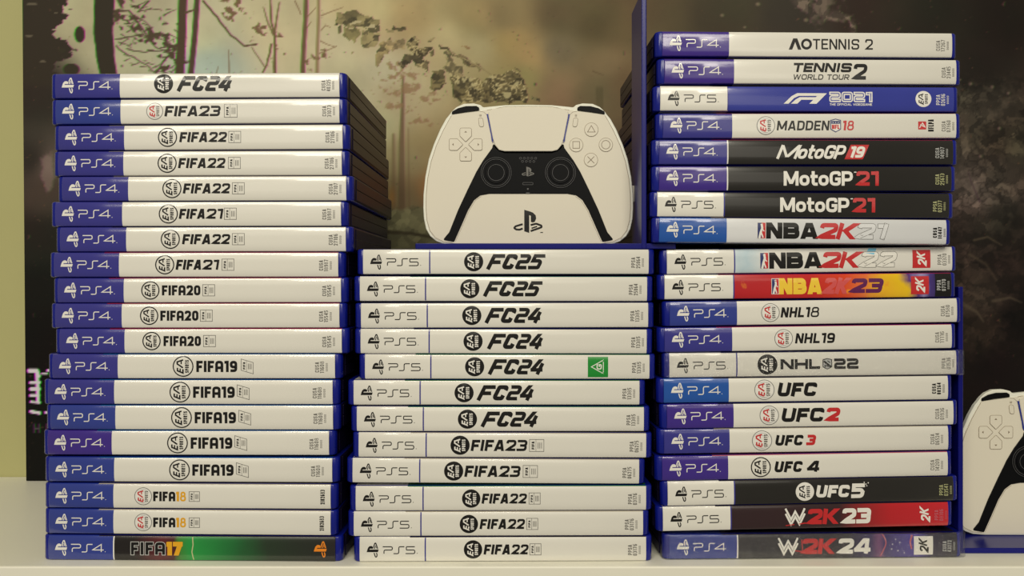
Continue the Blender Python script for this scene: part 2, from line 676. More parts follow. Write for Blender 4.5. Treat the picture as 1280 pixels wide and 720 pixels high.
def fifa_box(k, x0, cy, w, h, skew=False, m=None):
    m = m or M_GREY
    sk = 2.2 if skew else 0
    k.stroke([(x0, cy + h / 2 + sk), (x0 + w, cy + h / 2 - sk), (x0 + w, cy - h / 2 - sk), (x0, cy - h / 2 + sk)], .6, m, True)
    k.stroke([(x0 + w * .45, cy + h / 2), (x0 + w * .45, cy - h / 2)], .4, m)
    k.text('FIFA', cy - h * .32 + sk * .4, cy + h * .32 + sk * .4, x0 + w * .34, w * .19, M_BLACK, wt=.3, rnd=.1, gap=.2, rot=1)
    for q in (.6, .72, .84):
        k.stroke([(x0 + w * q, cy - h * .25), (x0 + w * q, cy + h * .25)], .7, m)


def code(k, x, cy, a, b, m, bold=.16, c='00000'):
    k.text(a, cy - 6.3, cy + 6.3 if len(a) < 5 else cy + 6.6, x, 5.0, m, wt=bold, rnd=.25, gap=.18, rot=1)
    k.text(b, cy - 7.2, cy + 7.2, x + 6.2, 5.0, m, wt=bold, rnd=.25, gap=.18, rot=1)
    k.text(c, cy - 5.0, cy + 5.0, x + 10.8, 2.5, m, wt=.14, rnd=.2, gap=.3, rot=1)


def twok_mark(k, cx, cy, s, m):
    """Rotated slanted 2K mark."""
    old = k.xf
    k.xf = lambda a, b: old(cx - b * s, cy + a * s)
    k.sub = .1
    k.n += 12
    k.text('2', -.46, -.04, -.38, .66, m, wt=.2, rnd=.2, slant=.3)
    k.text('K', .04, .50, -.26, .62, m, wt=.2, rnd=.2, slant=.3)
    k.sub = 2.6
    k.xf = old


def basketball_mark(k, x0, cy, w, h, b1=None, b2=None):
    k.rect(x0, cy - h / 2, x0 + w * .5, cy + h / 2, M_NAVY)
    k.rect(x0 + w * .5, cy - h / 2, x0 + w, cy + h / 2, M_RED)
    x = x0 + w * .5
    k.stroke([(x - w * .25, cy - h * .48), (x - w * .1, cy - h * .12), (x + w * .08, cy + h * .15), (x + w * .0, cy + h * .42)], w * .26, M_WHITE)
    k.stroke([(x + w * .05, cy + h * .12), (x + w * .32, cy - h * .05)], w * .12, M_WHITE)
    k.stroke([(x - w * .05, cy - h * .1), (x + w * .2, cy - h * .44)], w * .16, M_WHITE)
    k.stroke([(x0, cy - h / 2), (x0 + w, cy - h / 2), (x0 + w, cy + h / 2), (x0, cy + h / 2)], .6, M_WHITE, True)


def shield(k, cx, cy, w, h, kind):
    pts = [(cx - w / 2, cy + h * .40), (cx - w * .25, cy + h * .45), (cx, cy + h * .5), (cx + w * .25, cy + h * .45), (cx + w / 2, cy + h * .40),
           (cx + w / 2, cy - h * .28), (cx + w * .25, cy - h * .40), (cx, cy - h * .5), (cx - w * .25, cy - h * .40), (cx - w / 2, cy - h * .28)]
    if kind == 'football':
        k.poly(pts, M_NAVY)
        i = [((p[0] - cx) * .84 + cx, (p[1] - cy) * .86 + cy) for p in pts]
        k.poly(i, M_WHITE)
        k.poly([(cx - w * .4, cy + h * .34), (cx + w * .4, cy + h * .34), (cx + w * .4, cy + h * .12), (cx - w * .4, cy + h * .12)], M_NAVY)
        for q in (-.24, 0, .24):
            k.disc(cx + w * q, cy + h * .22, .6, M_WHITE, seg=6, rings=1)
        k.text('NFL', cx - w * .36, cx + w * .36, cy - h * .26, h * .32, M_RED, wt=.26, rnd=.1, gap=.08)
    else:
        k.poly(pts, M_BLACK)
        i = [((p[0] - cx) * .82 + cx, (p[1] - cy) * .84 + cy) for p in pts]
        k.poly(i, M_SILVER)
        k.stroke([(cx - w * .36, cy + h * .24), (cx + w * .36, cy - h * .26)], 2.4, M_BLACK)
        k.text('NHL', cx - w * .3, cx + w * .16, cy - h * .28, h * .2, M_BLACK, wt=.24, rnd=.1, gap=.1)
        k.stroke([(cx, cy + h * .26), (cx + w * .3, cy + h * .1)], 1.2, M_BLACK)


def wrestling_mark(k, cx, cy, w, h, torn=False):
    for dy, hh in ((h * .18, .64), (-h * .12, .64)):
        pts = [(-.5, .5), (-.22, -.5), (0, .22), (.22, -.5), (.5, .5)]
        k.stroke([(cx + p[0] * w, cy + dy + p[1] * h * hh) for p in pts], w * .10, M_WHITE)
    if not torn:
        k.stroke([(cx - w * .5, cy - h * .5), (cx - w * .05, cy - h * .44)], 1.2, M_RED)
        k.stroke([(cx + w * .2, cy - h * .42), (cx + w * .55, cy - h * .36)], 1.4, M_RED)
    else:
        k.stroke([(cx + w * .35, cy - h * .25), (cx + w * .75, cy - h * .3), (cx + w * .7, cy + h * .4)], 1.2, M_RED)


# ------------------------------------------------------------------ the game case
H = 14.6 * MM       # body thickness
LH = 13.6 * MM      # height of the printed spine
DEPTH = 135 * MM
END = 3.8 * MM
BULGE = 0.7 * MM


def face_y(v):
    """Depth of the slightly domed spine at height v from its middle."""
    u = min(1.0, abs(v) / (LH / 2))
    return BULGE * u ** 4


def case_surf(u, v, lift):
    return (u, face_y(v) - lift, v + H / 2)


def build_case(px, S, label, group, band, top, art, draw, five, symc=True, wrap=False, name_off=None):
    """Coordinates on the spine are frame pixels from the middle of the printed spine.
    px = (label left, label right, band end)."""
    pl, pr, pb = px
    pc = (pl + pr) / 2
    lw = (pr - pl) / S
    root = empty('game_case', (0, 0, 0), label, 'game case', group)
    # shell
    x0, x1 = -lw / 2 - END, lw / 2 + END
    out = rounded_outline(x0, x1, 1.0 * MM, DEPTH, 3.6 * MM, 6, 2.5 * MM)
    e = 1.0 * MM
    v, f = loft(out, [(0, e), (e * .3, e * .35), (e, 0), (H - e, 0), (H - e * .3, e * .35), (H, e)])
    sh = link_mesh('case_shell', v, f, [M_SHELL, M_SHELLSHADE], root, smooth=False)
    fm = []
    for p in sh.data.polygons:
        c = p.center
        fm.append(1 if (c.y > 6 * MM and abs(p.normal.z) < .9) else 0)
    sh.data.polygons.foreach_set('material_index', fm)
    sh.data.polygons.foreach_set('use_smooth', [abs(p.normal.z) < .95 for p in sh.data.polygons])
    # closing rims of the two lid halves along each short side
    for sgn in (-1, 1):
        xe = x1 if sgn > 0 else x0
        slab('lid_rim', min(xe, xe + sgn * .45 * MM) - (0.2 * MM if sgn > 0 else 0), max(xe, xe + sgn * .45 * MM) + (0.2 * MM if sgn < 0 else 0), 9 * MM, DEPTH - 6 * MM,
             H * .08, H * .49, M_SHELLSHADE, root, bev=.25 * MM)
        slab('lid_rim', min(xe, xe + sgn * .45 * MM) - (0.2 * MM if sgn > 0 else 0), max(xe, xe + sgn * .45 * MM) + (0.2 * MM if sgn < 0 else 0), 9 * MM, DEPTH - 6 * MM,
             H * .515, H * .92, M_SHELLSHADE, root, bev=.25 * MM)
    # printed sleeve: profile runs over the top edge, down the domed spine, under the bottom
    prof = []
    zt = H / 2 + LH / 2
    prof.append((DEPTH - 6 * MM, H + .02 * MM, 't'))
    prof.append((3.2 * MM, H + .02 * MM, 't'))
    prof.append((2.2 * MM, H - .08 * MM, 't'))
    prof.append((1.4 * MM, H - .2 * MM, 't'))
    n = 14
    for i in range(n + 1):
        t = math.cos(math.pi * i / n)
        vv = t * LH / 2
        prof.append((face_y(vv), H / 2 + vv, 'f'))
    prof.append((1.4 * MM, .2 * MM, 'f'))
    prof.append((2.2 * MM, .08 * MM, 'f'))
    prof.append((3.2 * MM, -.02 * MM, 'f'))
    prof.append((DEPTH - 6 * MM, -.02 * MM, 'f'))
    xb = (pb - pc) / S
    xl, xr = -lw / 2, lw / 2
    cols = [xl, xl + .35 * MM, xb - 9 * MM, xb, xr - .5 * MM, xr]
    verts, faces, fm = [], [], []
    for ci, x in enumerate(cols):
        back = .35 * MM if ci in (0, len(cols) - 1) else 0
        for (yy, zz, kk) in prof:
            verts.append((x, yy + (back if kk == 'f' else 0), zz))
    P = len(prof)
    mats = [BANDS[band], art, TOPS[top]]
    for ci in range(len(cols) - 1):
        for i in range(P - 1):
            faces.append((ci * P + i, ci * P + i + 1, (ci + 1) * P + i + 1, (ci + 1) * P + i))
            topf = prof[i][2] == 't' and prof[i + 1][2] == 't' or (prof[i][2] == 't' and prof[i + 1][2] == 'f')
            if topf:
                fm.append(0 if ci < 2 else 2)
            else:
                fm.append(0 if ci < 3 else 1)
    link_mesh('printed_sleeve', verts, faces, mats, root, fm, smooth=True)
    # platform band print
    k = Ink(S, case_surf)
    dx = pl - pc
    if five:
        platform_symbol(k, dx + 16.5, -.5, 15.0, M_BLACK)
        platform_word(k, dx + 29, -.5, 8.6, M_BLACK, True)
        if band == 'w':
            k.rect(pb - pc - .9, -14.6, pb - pc + .7, 14.6, M_INDIGO, n=14)
    else:
        platform_symbol(k, dx + 16.5, 0, 15.5, M_WHITE)
        platform_word(k, dx + 29, 0, 9.4, M_WHITE, False)
        if name_off == 'line':
            k.rect(pb - pc - .8, -14.6, pb - pc + .8, 14.6, M_WHITE, n=14)
    k.build('platform_mark', root)
    draw(root, S, pc)
    if wrap:
        ow = rounded_outline(x0 - .1 * MM, x1 + .1 * MM, -.25 * MM, DEPTH + .1 * MM, 3.4 * MM, 4)
        # the film stands off the right end in a flat seam
        ow = [(p[0] + (2.0 * MM if p[0] > x1 - 1.2 * MM else 0), p[1]) for p in ow]
        v, f = loft(ow, [(-.07 * MM, .6 * MM), (.6 * MM, 0), (H - .6 * MM, 0), (H + .07 * MM, .6 * MM)])
        o = link_mesh('clear_wrap', v, f, [M_WRAP], root, smooth=False)
        o['label'] = 'clear shrink wrap'
    return root


# ------------------------------------------------------------------ spine titles
def mk(fn):
    """fn(k, X) where X turns a frame column into pixels from the spine's middle."""
    def draw(root, S, pc):
        X = lambda x: x - pc
        for nm, part in fn:
            k = Ink(S, case_surf)
            part(k, X)
            if k.v:
                k.build(nm, root)
    return draw


def T_fifa(s, bx, br, bk, x0, x1, h, box=None, cr=('CUSA', '27106', 405), style='it', cm=None, cy=0):
    parts = [('publisher_badge', lambda k, X: badge(k, X(bx), cy, br, bk))]
    n = len(s)

    def title(k, X):
        if style == 'it':
            xm = x0 + (x1 - x0) * .60
            k.text(s[:4], X(x0), X(xm), -h / 2 + cy, h, M_BLACK, wt=.25, rnd=.3, slant=.16, gap=.10)
            k.text(s[4:], X(xm + 1.5), X(x1), -h / 2 + cy, h, M_BLACK, wt=.22, rnd=.34, slant=.16, gap=.10)
        elif style == 'sq':
            k.text(s, X(x0), X(x1), -h / 2 + cy, h, M_BLACK, wt=.24, rnd=.2, gap=.10, arch=True)
        elif style == 'gold':
            xm = x0 + (x1 - x0) * .68
            k.text(s[:4], X(x0), X(xm - .5), -h / 2 + cy, h, M_BLACK, wt=.25, rnd=.2, gap=.10, arch=True)
            k.text(s[4:], X(xm + .8), X(x1), -h / 2 + cy, h, M_GOLD, wt=.25, rnd=.2, gap=.10)
        elif style == 'fc':
            w_ = x1 - x0
            q = h * .25
            in_ = w_ - 2 * q
            k.text('F', X(x0 + q), X(x0 + q + in_ * .24), -h / 2 + cy, h, M_BLACK, wt=.25, rnd=.1, slant=.5)
            k.text('C', X(x0 + q + in_ * .275), X(x0 + q + in_ * .49), -h / 2 + cy, h, M_BLACK, wt=.26, rnd=.12, slant=.5)
            k.text(s[2:], X(x0 + q + in_ * .53), X(x1 - q), -h / 2 + cy, h, M_BLACK, wt=.235, rnd=.12, slant=.5, sq=True, gap=.10)
    parts.append(('title_lettering', title))
    if box:
        parts.append(('licence_mark', lambda k, X: fifa_box(k, X(box[0]), cy, box[1], box[2], box[3] if len(box) > 3 else False)))
    if cr:
        parts.append(('product_code', lambda k, X: code(k, X(cr[2]), -1, cr[0], cr[1], cm or M_GREY) if cr[0] else
                      k.text(cr[1], -9, 9, X(cr[2]) + 3, 5.5, M_BLACK, wt=.2, rnd=.25, gap=.14, rot=1)))
    return parts


M_F17 = ramp_mat('spine_black_to_green', [(0, (22, 18, 18)), (.14, (24, 18, 18)), (.25, (92, 26, 34)), (.31, (70, 22, 26)), (.335, (60, 130, 50)),
                                          (.38, (34, 150, 66)), (.58, (26, 104, 50)), (.72, (34, 52, 34)), (1, (34, 30, 30))], -.052, .082, .012, 55)
M_2K23 = ramp_mat('spine_red_to_yellow', [(0, (186, 26, 36)), (.35, (200, 34, 34)), (.52, (226, 70, 34)), (.62, (236, 120, 60)), (.74, (244, 190, 30)), (.80, (244, 200, 20)),
                                          (.84, (90, 40, 130)), (.88, (160, 150, 200)), (.93, (70, 50, 130)), (1, (40, 30, 60))], -.044, .082, .03, 40,
                  streak=(70, .68, (246, 150, 40)))
M_W23 = ramp_mat('spine_black_to_red', [(0, (46, 26, 30)), (.5, (50, 28, 32)), (.62, (150, 30, 34)), (.75, (190, 26, 36)), (1, (206, 30, 44))], -.044, .082, .004, 30)
M_W24 = ramp_mat('spine_black_to_purple', [(0, (34, 30, 40)), (.5, (34, 30, 44)), (.62, (56, 44, 96)), (.66, (120, 70, 120)), (.69, (60, 48, 110)), (.84, (84, 70, 160)), (.9, (44, 36, 70)), (1, (34, 30, 48))],
                 -.044, .082, .012, 30, streak=(420, .70, (214, 190, 226)))
M_NBA22 = ramp_mat('spine_white_pale_blue', [(0, (214, 226, 232)), (.06, (190, 212, 224)), (.14, (224, 228, 228)), (.16, (234, 232, 226)), (1, (234, 232, 226))], -.044, .082, .02, 60)


def fifa17():
    def t(k, X):
        k.text('FIFA', X(163.5), X(207), -8.5, 17, M_SILVER, wt=.30, rnd=.16, gap=.06, arch=True)
        k.text('FIFA', X(163.5), X(207), -8.5, 17, M_BLACK, wt=.30, rnd=.16, gap=.06, arch=True, inner=.8)
        k.text('17', X(208.5), X(229), -8.5, 17, M_GOLD, wt=.34, rnd=.12, gap=.06)
    def s(k, X):
        k.stroke([(X(241), 14), (X(242), 5), (X(240.5), -4), (X(242.5), -14)], 1.4, M_LIME)
    return [('title_lettering', t), ('platform_emblem', lambda k, X: platform_symbol(k, X(400.5), 0, 16, M_ORANGE)), ('pitch_line', s)]


def txt(k, s, x0, x1, h, m, cy=0, **kw):
    k.text(s, x0, x1, cy - h / 2, h, m, **kw)


def simple(title, cd=None, extra=()):
    p = [('title_lettering', title)]
    if cd:
        p.append(('product_code', lambda k, X: code(k, X(cd[2]), -1, cd[0], cd[1], cd[3] if len(cd) > 3 else M_GREY, cd[4] if len(cd) > 4 else .13)))
    p.extend(extra)
    return p


def ao(k, X):
    k.diag(X(987.5), -7, X(993), 7, 2.0, M_BLACK)
    k.diag(X(999), -7, X(993.8), 7, 2.0, M_BLACK)
    k.ring(X(1007.5), 0, 5.3, 3.0, M_BLACK)
    txt(k, 'TENNIS', X(1015.5), X(1073.5), 13, M_BLACK, wt=.15, rnd=.3, gap=.12)
    txt(k, '2', X(1081), X(1090.5), 13, M_BLACK, wt=.15, rnd=.3)


def twt(k, X):
    txt(k, 'TENNIS', X(991), X(1064), 11.5, M_BLACK, 4.6, wt=.26, rnd=.12, slant=.2, gap=.10)
    txt(k, 'WORLD TOUR', X(991), X(1061), 6.4, M_BLACK, -7.2, wt=.17, rnd=.3, slant=.15, gap=.16)
    txt(k, '2', X(1066), X(1083), 19.5, M_BLACK, -.4, wt=.22, rnd=.4, slant=.15)


def f1(k, X):
    k.poly([(X(979), -6.5), (X(989), 3), (X(996), 6.6), (X(1033), 6.6), (X(1029), 3.2), (X(998), 3.2), (X(992), .5), (X(985), -6.5)], M_WHITE)
    k.poly([(X(988), -6.5), (X(994), -1.2), (X(999), 1.6), (X(1027), 1.6), (X(1023), -1.6), (X(1001), -1.6), (X(996), -6.5)], M_WHITE)
    k.poly([(X(1011), -6.5), (X(1024), 6.6), (X(1033), 6.6), (X(1020), -6.5)], M_WHITE)
    k.text('2021', X(1036), X(1090), -4.4, 13, M_WHITE, wt=.32, rnd=.12, gap=.06, sq=True)
    k.text('2021', X(1036), X(1090), -4.4, 13, M_F1BLUE, wt=.32, rnd=.12, gap=.06, sq=True, inner=1.5)
    k.text('THE OFFICIAL VIDEOGAME', X(1036.5), X(1089.5), -8.6, 2.8, M_WHITE, wt=.2, rnd=.1, gap=.14)


def madden(k, X):
    txt(k, 'MADDEN', X(971), X(1036), 12, M_BLACK, wt=.19, rnd=.25, slant=.12, gap=.12)
    txt(k, '18', X(1053), X(1067), 12, M_RED, wt=.22, rnd=.25, slant=.12, gap=.12)
    shield(k, X(1044), 0, 13.5, 17, 'football')


def nflpa(k, X):
    k.rect(X(1147.5), -5, X(1157.5), 5, M_RED)
    k.stroke([(X(1149), -3), (X(1153), 3), (X(1156), -2), (X(1150), 1)], 1.1, M_WHITE)
    k.text('NFLPA', -7.5, 7.5, X(1167), 7, M_BLACK, wt=.2, rnd=.15, gap=.12, rot=1)


def moto19(k, X):
    k.quad((X(1055), -9), (X(1078), -9), (X(1086), 9), (X(1063), 9), M_RED)
    txt(k, 'M', X(973), X(998), 17, M_WHITE, wt=.20, rnd=.3, slant=.42)
    txt(k, 'otoGP', X(998), X(1056), 17, M_WHITE, wt=.20, rnd=.3, slant=.36, gap=.05)
    txt(k, '19', X(1062), X(1080), 14, M_WHITE, wt=.24, rnd=.25, slant=.36, gap=.08)


def moto21(x0):
    def t(k, X):
        txt(k, 'MotoGP', X(x0), X(x0 + 86.5), 18, M_WHITE, wt=.21, rnd=.28, gap=.06)
        txt(k, '21', X(x0 + 91), X(x0 + 119), 18, M_RED, wt=.24, rnd=.22, gap=.1)
        k.rect(X(x0 + 88), 7.2, X(x0 + 91), 8.4, M_WHITE, 1)
    return t


def nba(x0, w1, x2, w2, x3, w3, yr, c1, c3, outline, c2=None):
    def t(k, X):
        txt(k, 'NBA', X(x0), X(x0 + w1), 20, c1, wt=.30, rnd=.22, gap=.05)
        k.text('2K', X(x2) + 2, X(x2 + w2) - 2, -10, 20, c2 or M_RED, wt=.27, rnd=.16, gap=.04, slant=.3)
        if outline:
            k.text(yr, X(x3) + 2, X(x3 + w3) - 2, -10, 20, M_GREY, wt=.30, rnd=.16, gap=.06, slant=.3)
            k.text(yr, X(x3) + 2, X(x3 + w3) - 2, -10, 20, c3, wt=.30, rnd=.16, gap=.06, slant=.3, inner=.55)
        else:
            k.text(yr, X(x3) + 2, X(x3 + w3) - 2, -9, 18, c3, wt=.27, rnd=.16, gap=.06, slant=.3)
    return t


def redbox(x0, x1, h, m, mm):
    def t(k, X):
        k.rect(X(x0), -h / 2, X(x1), h / 2, m)
        twok_mark(k, X((x0 + x1) / 2), 0, 17, mm)
    return t


def blackcode(x0, x1, cx, a, b, m):
    def t(k, X):
        k.rect(X(x0), -14.2, X(x1), 14.2, M_BLACK, 14)
        code(k, X(cx), 0, a, b, m)
    return t


def B(bx, br, bk, cy=0):
    return ('publisher_badge', lambda k, X: badge(k, X(bx), cy, br, bk))


def nhl(s, x0, x1, h=12.5, wide=False):
    def t(k, X):
        txt(k, s, X(x0), X(x1), h, M_BLACK, wt=.22 if not wide else .26, rnd=.22, slant=.16 if not wide else .0, gap=.12)
    return t


def nhl22(k, X):
    txt(k, 'NHL', X(975), X(1024.5), 12.5, M_BLACK, wt=.28, rnd=.2, gap=.10)
    shield(k, X(1033.5), 0, 12, 14, 'hockey')
    txt(k, '22', X(1042), X(1072.5), 13, M_BLACK, wt=.27, rnd=.25, gap=.12, sq=True)


def ufc(x0, x1, h, num=None, nx=None, nm=None, m=None, cy=0):
    def t(k, X):
        txt(k, 'UFC', X(x0) + 2, X(x1) - 2, h, m or M_BLACK, cy, wt=.28, rnd=.2, slant=.22, gap=.12)
        if num:
            txt(k, num, X(nx[0]), X(nx[1]), h, nm, cy, wt=.28, rnd=.2, slant=.22)
    return t


def ufc5(k, X):
    txt(k, 'UFC', X(1020), X(1061), 15, M_WHITE, 0, wt=.28, rnd=.2, slant=.2, gap=.1)
    txt(k, '5', X(1064), X(1080), 18, M_WHITE, 0, wt=.26, rnd=.35, slant=.1)
    for a, b in ((1082, 8), (1085, 9.5), (1080, 10.2), (1083, 6)):
        k.disc(X(a), b, .8, M_WHITE, seg=6, rings=1)


def wwe(cx, x2, x3, x4, yr, torn):
    def t(k, X):
        k.text('2K', X(x2) + 1, X(x3) - 1, -9.5, 19, M_RED, wt=.28, rnd=.12, gap=.04, slant=.12)
        k.text(yr, X(x3) + 3, X(x4) - 1, -9.5, 19, M_WHITE, wt=.27, rnd=.12, gap=.06, slant=.12)
    return [('emblem', lambda k, X: wrestling_mark(k, X(cx), 0, 24, 21, torn)), ('title_lettering', t)]


def whitebox(k, X):
    k.rect(X(1142), -11.5, X(1166), 11.5, M_WHITE)
    twok_mark(k, X(1154), 0, 17, M_BLACK)


def swirl(k, X):
    k.stroke([(X(1103), 14), (X(1108), 4, 12), (X(1100), -13)], 1.4, M_TOPPINK)
    k.stroke([(X(1140), 13), (X(1137), 5, 8), (X(1139), -4)], 2.0, M_TOPPINK)
    for a, b in ((1114, -4), (1122, -6), (1115, 2), (1124, 4), (1130, -9), (1119, 8)):
        k.disc(X(a), b, .8, M_WHITE, seg=6, rings=1)


def gsticker(k, X):
    k.rect(X(734.6), -13, X(760), 12.5, M_GREEN, 12)
    k.stroke([(X(739), 0), (X(754), 8.5), (X(754), -8.5)], 1.0, M_WHITE, True)
    k.text('G', -3.4, 3.4, X(752), 6.5, M_WHITE, wt=.22, rnd=.3, rot=1)


# each row: label left, label right, band end, y middle at left, y middle at right, band, cover edge colour, spine art, parts, label text
W = M_PAPER
K = M_BLACKART
LEFT = [
    (68.5, 424, 150, 107.1, 105.7, 'i', 't', W, T_fifa('FC24', 205, 12, 'solid', 221, 295, 19, None, ('CUSA', '40325', 407), 'fc', cy=2),
     'topmost case of the left stack, indigo end band, dark round badge, heavy slanted lettering'),
    (69, 424, 151, 139.7, 137.8, 'b', 'd', W, T_fifa('FIFA23', 194, 10.5, 'red', 207, 276, 13, (281, 16, 16), ('CUSA', '31073', 408)),
     'second case from the top of the left stack, pale badge with red letters'),
    (72.5, 428, 155.5, 172.2, 170.5, 'i', 't', W, T_fifa('FIFA22', 210, 12, 'ring', 225.5, 284, 12.5, (286.5, 15, 14), ('CUSA', '27106', 412)),
     'third case from the top of the left stack, indigo band, ringed badge'),
    (72, 427, 154.5, 205, 203.3, 'i', 't', W, T_fifa('FIFA22', 209.5, 12, 'ring', 224, 282, 12.5, (286, 15, 14), ('CUSA', '27106', 411)),
     'fourth case from the top of the left stack, indigo band, ringed badge'),
    (77, 432.5, 160.5, 236.5, 235.6, 'i', 't', W, T_fifa('FIFA22', 215.5, 12, 'ring', 230, 288, 12.5, (291, 15, 14), ('CUSA', '27107', 416)),
     'fifth case from the top of the left stack, pushed right of its neighbours'),
    (68.5, 426, 153, 267.7, 267.7, 'i', 'd', W, T_fifa('FIFA21', 211, 12, 'ring', 225, 279, 12.5, (281, 15, 14), ('CUSA', '18987', 408)),
     'sixth case from the top of the left stack, between two cases pushed further right'),
    (74.5, 432, 158, 299.2, 298.7, 'i', 'd', W, T_fifa('FIFA22', 213.5, 12, 'ring', 229, 288, 12.5, (291, 15, 14), ('CUSA', '27106', 416)),
     'seventh case from the top of the left stack, level with the controller base'),
    (67, 422.5, 149, 331, 330.9, 'i', 'r', W, T_fifa('FIFA21', 206.5, 12, 'ring', 221, 274, 12.5, (278, 15, 14), ('CUSA', '18987', 404)),
     'eighth case from the top of the left stack, beside the top of the middle stack'),
    (71.5, 426, 155, 363.5, 364, 'i', 'r', W, T_fifa('FIFA20', 188.5, 11.5, 'ring', 203, 251, 12.5, (254, 15, 14), ('CUSA', '15545', 408), 'sq'),
     'white-spined case in the left stack, upper of three with red cover edges'),
    (68.5, 424, 152.5, 395.8, 395.4, 'i', 'r', W, T_fifa('FIFA20', 187, 11.5, 'ring', 201, 248.5, 12.5, (251, 15, 14), ('CUSA', '15545', 404), 'sq'),
     'white-spined case in the left stack, middle of three with red cover edges'),
    (74, 427, 156, 426.5, 426.6, 'i', 'r', W, T_fifa('FIFA20', 190, 11.5, 'ring', 205, 251.5, 12.5, (255, 15, 14), ('CUSA', '15545', 408), 'sq'),
     'white-spined case in the left stack, lowest of three with red cover edges'),
    (65, 418.5, 147.5, 458, 458, 'i', 'b', W, T_fifa('FIFA19', 229.5, 13, 'ring', 246, 297, 14, (302, 15, 14, True), ('CUSA', '11608', 399), 'sq'),
     'uppermost of five left stack cases with blue cover edges and skewed box marks'),
    (59.5, 415.5, 143, 490, 490.6, 'i', 'b', W, T_fifa('FIFA19', 225.5, 13, 'ring', 242, 294, 14, (297, 15, 14, True), ('CUSA', '11608', 396), 'sq'),
     'second of five left stack cases with blue cover edges, sticking out furthest left'),
    (62.5, 416, 144.5, 522.3, 522.5, 'b', 'b', W, T_fifa('FIFA19', 227.5, 13, 'ring', 244, 295.5, 14, (299, 15, 14, True), ('CUSA', '11608', 397), 'sq'),
     'third of five left stack cases with blue cover edges, brighter blue end band'),
    (59, 411, 140, 553.5, 554, 'v', 'b', W, T_fifa('FIFA19', 222.5, 13, 'ring', 239, 291, 14, (294, 15, 14, True), ('CUSA', '11608', 392), 'sq'),
     'fourth of five left stack cases with blue cover edges, violet end band'),
    (60.5, 415, 143, 587, 588, 'b', 'b', W, T_fifa('FIFA19', 225, 13, 'ring', 241, 292.5, 14, (296, 15, 14, True), ('CUSA', '11608', 394), 'sq'),
     'lowest of five left stack cases with blue cover edges, above the gold numbered ones'),
    (60.5, 413, 142, 619.8, 621.5, 'b', 't', W, T_fifa('FIFA18', 179.5, 11, 'red', 192, 233, 12, (237, 13, 12), ('', '2102683', 403), 'gold'),
     'upper of two left stack cases with gold numerals on a white spine'),
    (60.5, 413, 142, 652, 654.5, 'b', 't', W, T_fifa('FIFA18', 179.5, 11, 'red', 192, 233, 12, (237, 13, 12), ('', '2102683', 402), 'gold'),
     'lower of two left stack cases with gold numerals on a white spine'),
    (60, 419, 142.5, 685.5, 688, 'b', 'd', M_F17, fifa17(),
     'bottom case of the left stack, black and green spine with gold numerals'),
]
P5 = lambda s, *a, **kw: T_fifa(s, *a, **kw)
MID = [
    (453.6, 811, 537, 327.2, 327.2, 'w', 'w', W, P5('FC25', 591.8, 12, 'solid', 607, 682.6, 19, None, ('PPSA', '25064', 794), 'fc'),
     'top case of the middle stack, directly under the blue bookend base'),
    (449.6, 809, 531.8, 360.9, 361, 'w', 'g', W, P5('FC25', 587, 12, 'solid', 603, 679, 19, None, ('PPSA', '25064', 791), 'fc'),
     'second case from the top of the middle stack, slanted black lettering'),
    (451, 810.4, 534, 395, 393.9, 'w', 'w', W, P5('FC24', 589.5, 12, 'solid', 605, 681.5, 19, None, ('PPSA', '13385', 793), 'fc'),
     'third case from the top of the middle stack, slanted black lettering'),
    (450.5, 808.5, 536.3, 427, 427, 'w', 'd', W, P5('FC24', 591, 12, 'solid', 608, 683, 19, None, ('PPSA', '13385', 794), 'fc'),
     'middle stack case resting directly on the one with the green sticker'),
    (456, 812, 538.4, 458.4, 458.6, 'w', 'g', W, P5('FC24', 593, 12, 'solid', 609, 684.5, 19, None, ('PPSA', '13385', 795), 'fc') + [('rating_sticker', gsticker)],
     'middle stack case with a green triangle sticker on its white spine'),
    (441.8, 799.5, 525, 491, 491, 'w', 'g', W, P5('FC24', 579.8, 12, 'solid', 595, 671.6, 19, None, ('PPSA', '13385', 783), 'fc'),
     'middle stack case directly below the one with the green sticker'),
    (445.8, 805, 529, 524, 524, 'w', 'g', W, P5('FC24', 584, 12, 'solid', 600, 676.8, 19, None, ('PPSA', '13385', 788), 'fc'),
     'second middle stack case below the one with the green sticker'),
    (448, 807.8, 532.5, 556.3, 557.2, 'w', 't', W, P5('FIFA23', 574.8, 12, 'solid', 589, 658.5, 14, (661.5, 18, 15), ('PPSA', '06275', 792)),
     'fifth case from the bottom of the middle stack, dark round badge'),
    (440.4, 799, 524.4, 588.3, 590, 'w', 't', W, P5('FIFA23', 566.7, 12, 'solid', 581, 650, 14, (653.5, 18, 15), ('PPSA', '06275', 783)),
     'fourth case from the bottom of the middle stack, above a green cover edge'),
    (444.4, 807.8, 528.7, 625.7, 626, 'w', 'g', W, P5('FIFA22', 588.7, 11.5, 'solid', 602.5, 658, 12.5, (661, 14, 14), ('PPSA', '03176', 790)),
     'third case from the bottom of the middle stack, green cover edge showing'),
    (442, 804, 526, 656, 657, 'w', 't', W, P5('FIFA22', 585.8, 11.5, 'solid', 600, 655.5, 12.5, (658, 14, 14), ('PPSA', '03176', 786)),
     'second case from the bottom of the middle stack'),
    (449.3, 807.8, 531.5, 686.5, 688, 'w', 'd', W, P5('FIFA22', 591, 11.5, 'solid', 605, 660, 12.5, (662, 14, 14), ('PPSA', '03176', 790)),
     'bottom case of the middle stack, standing on the white shelf'),
]
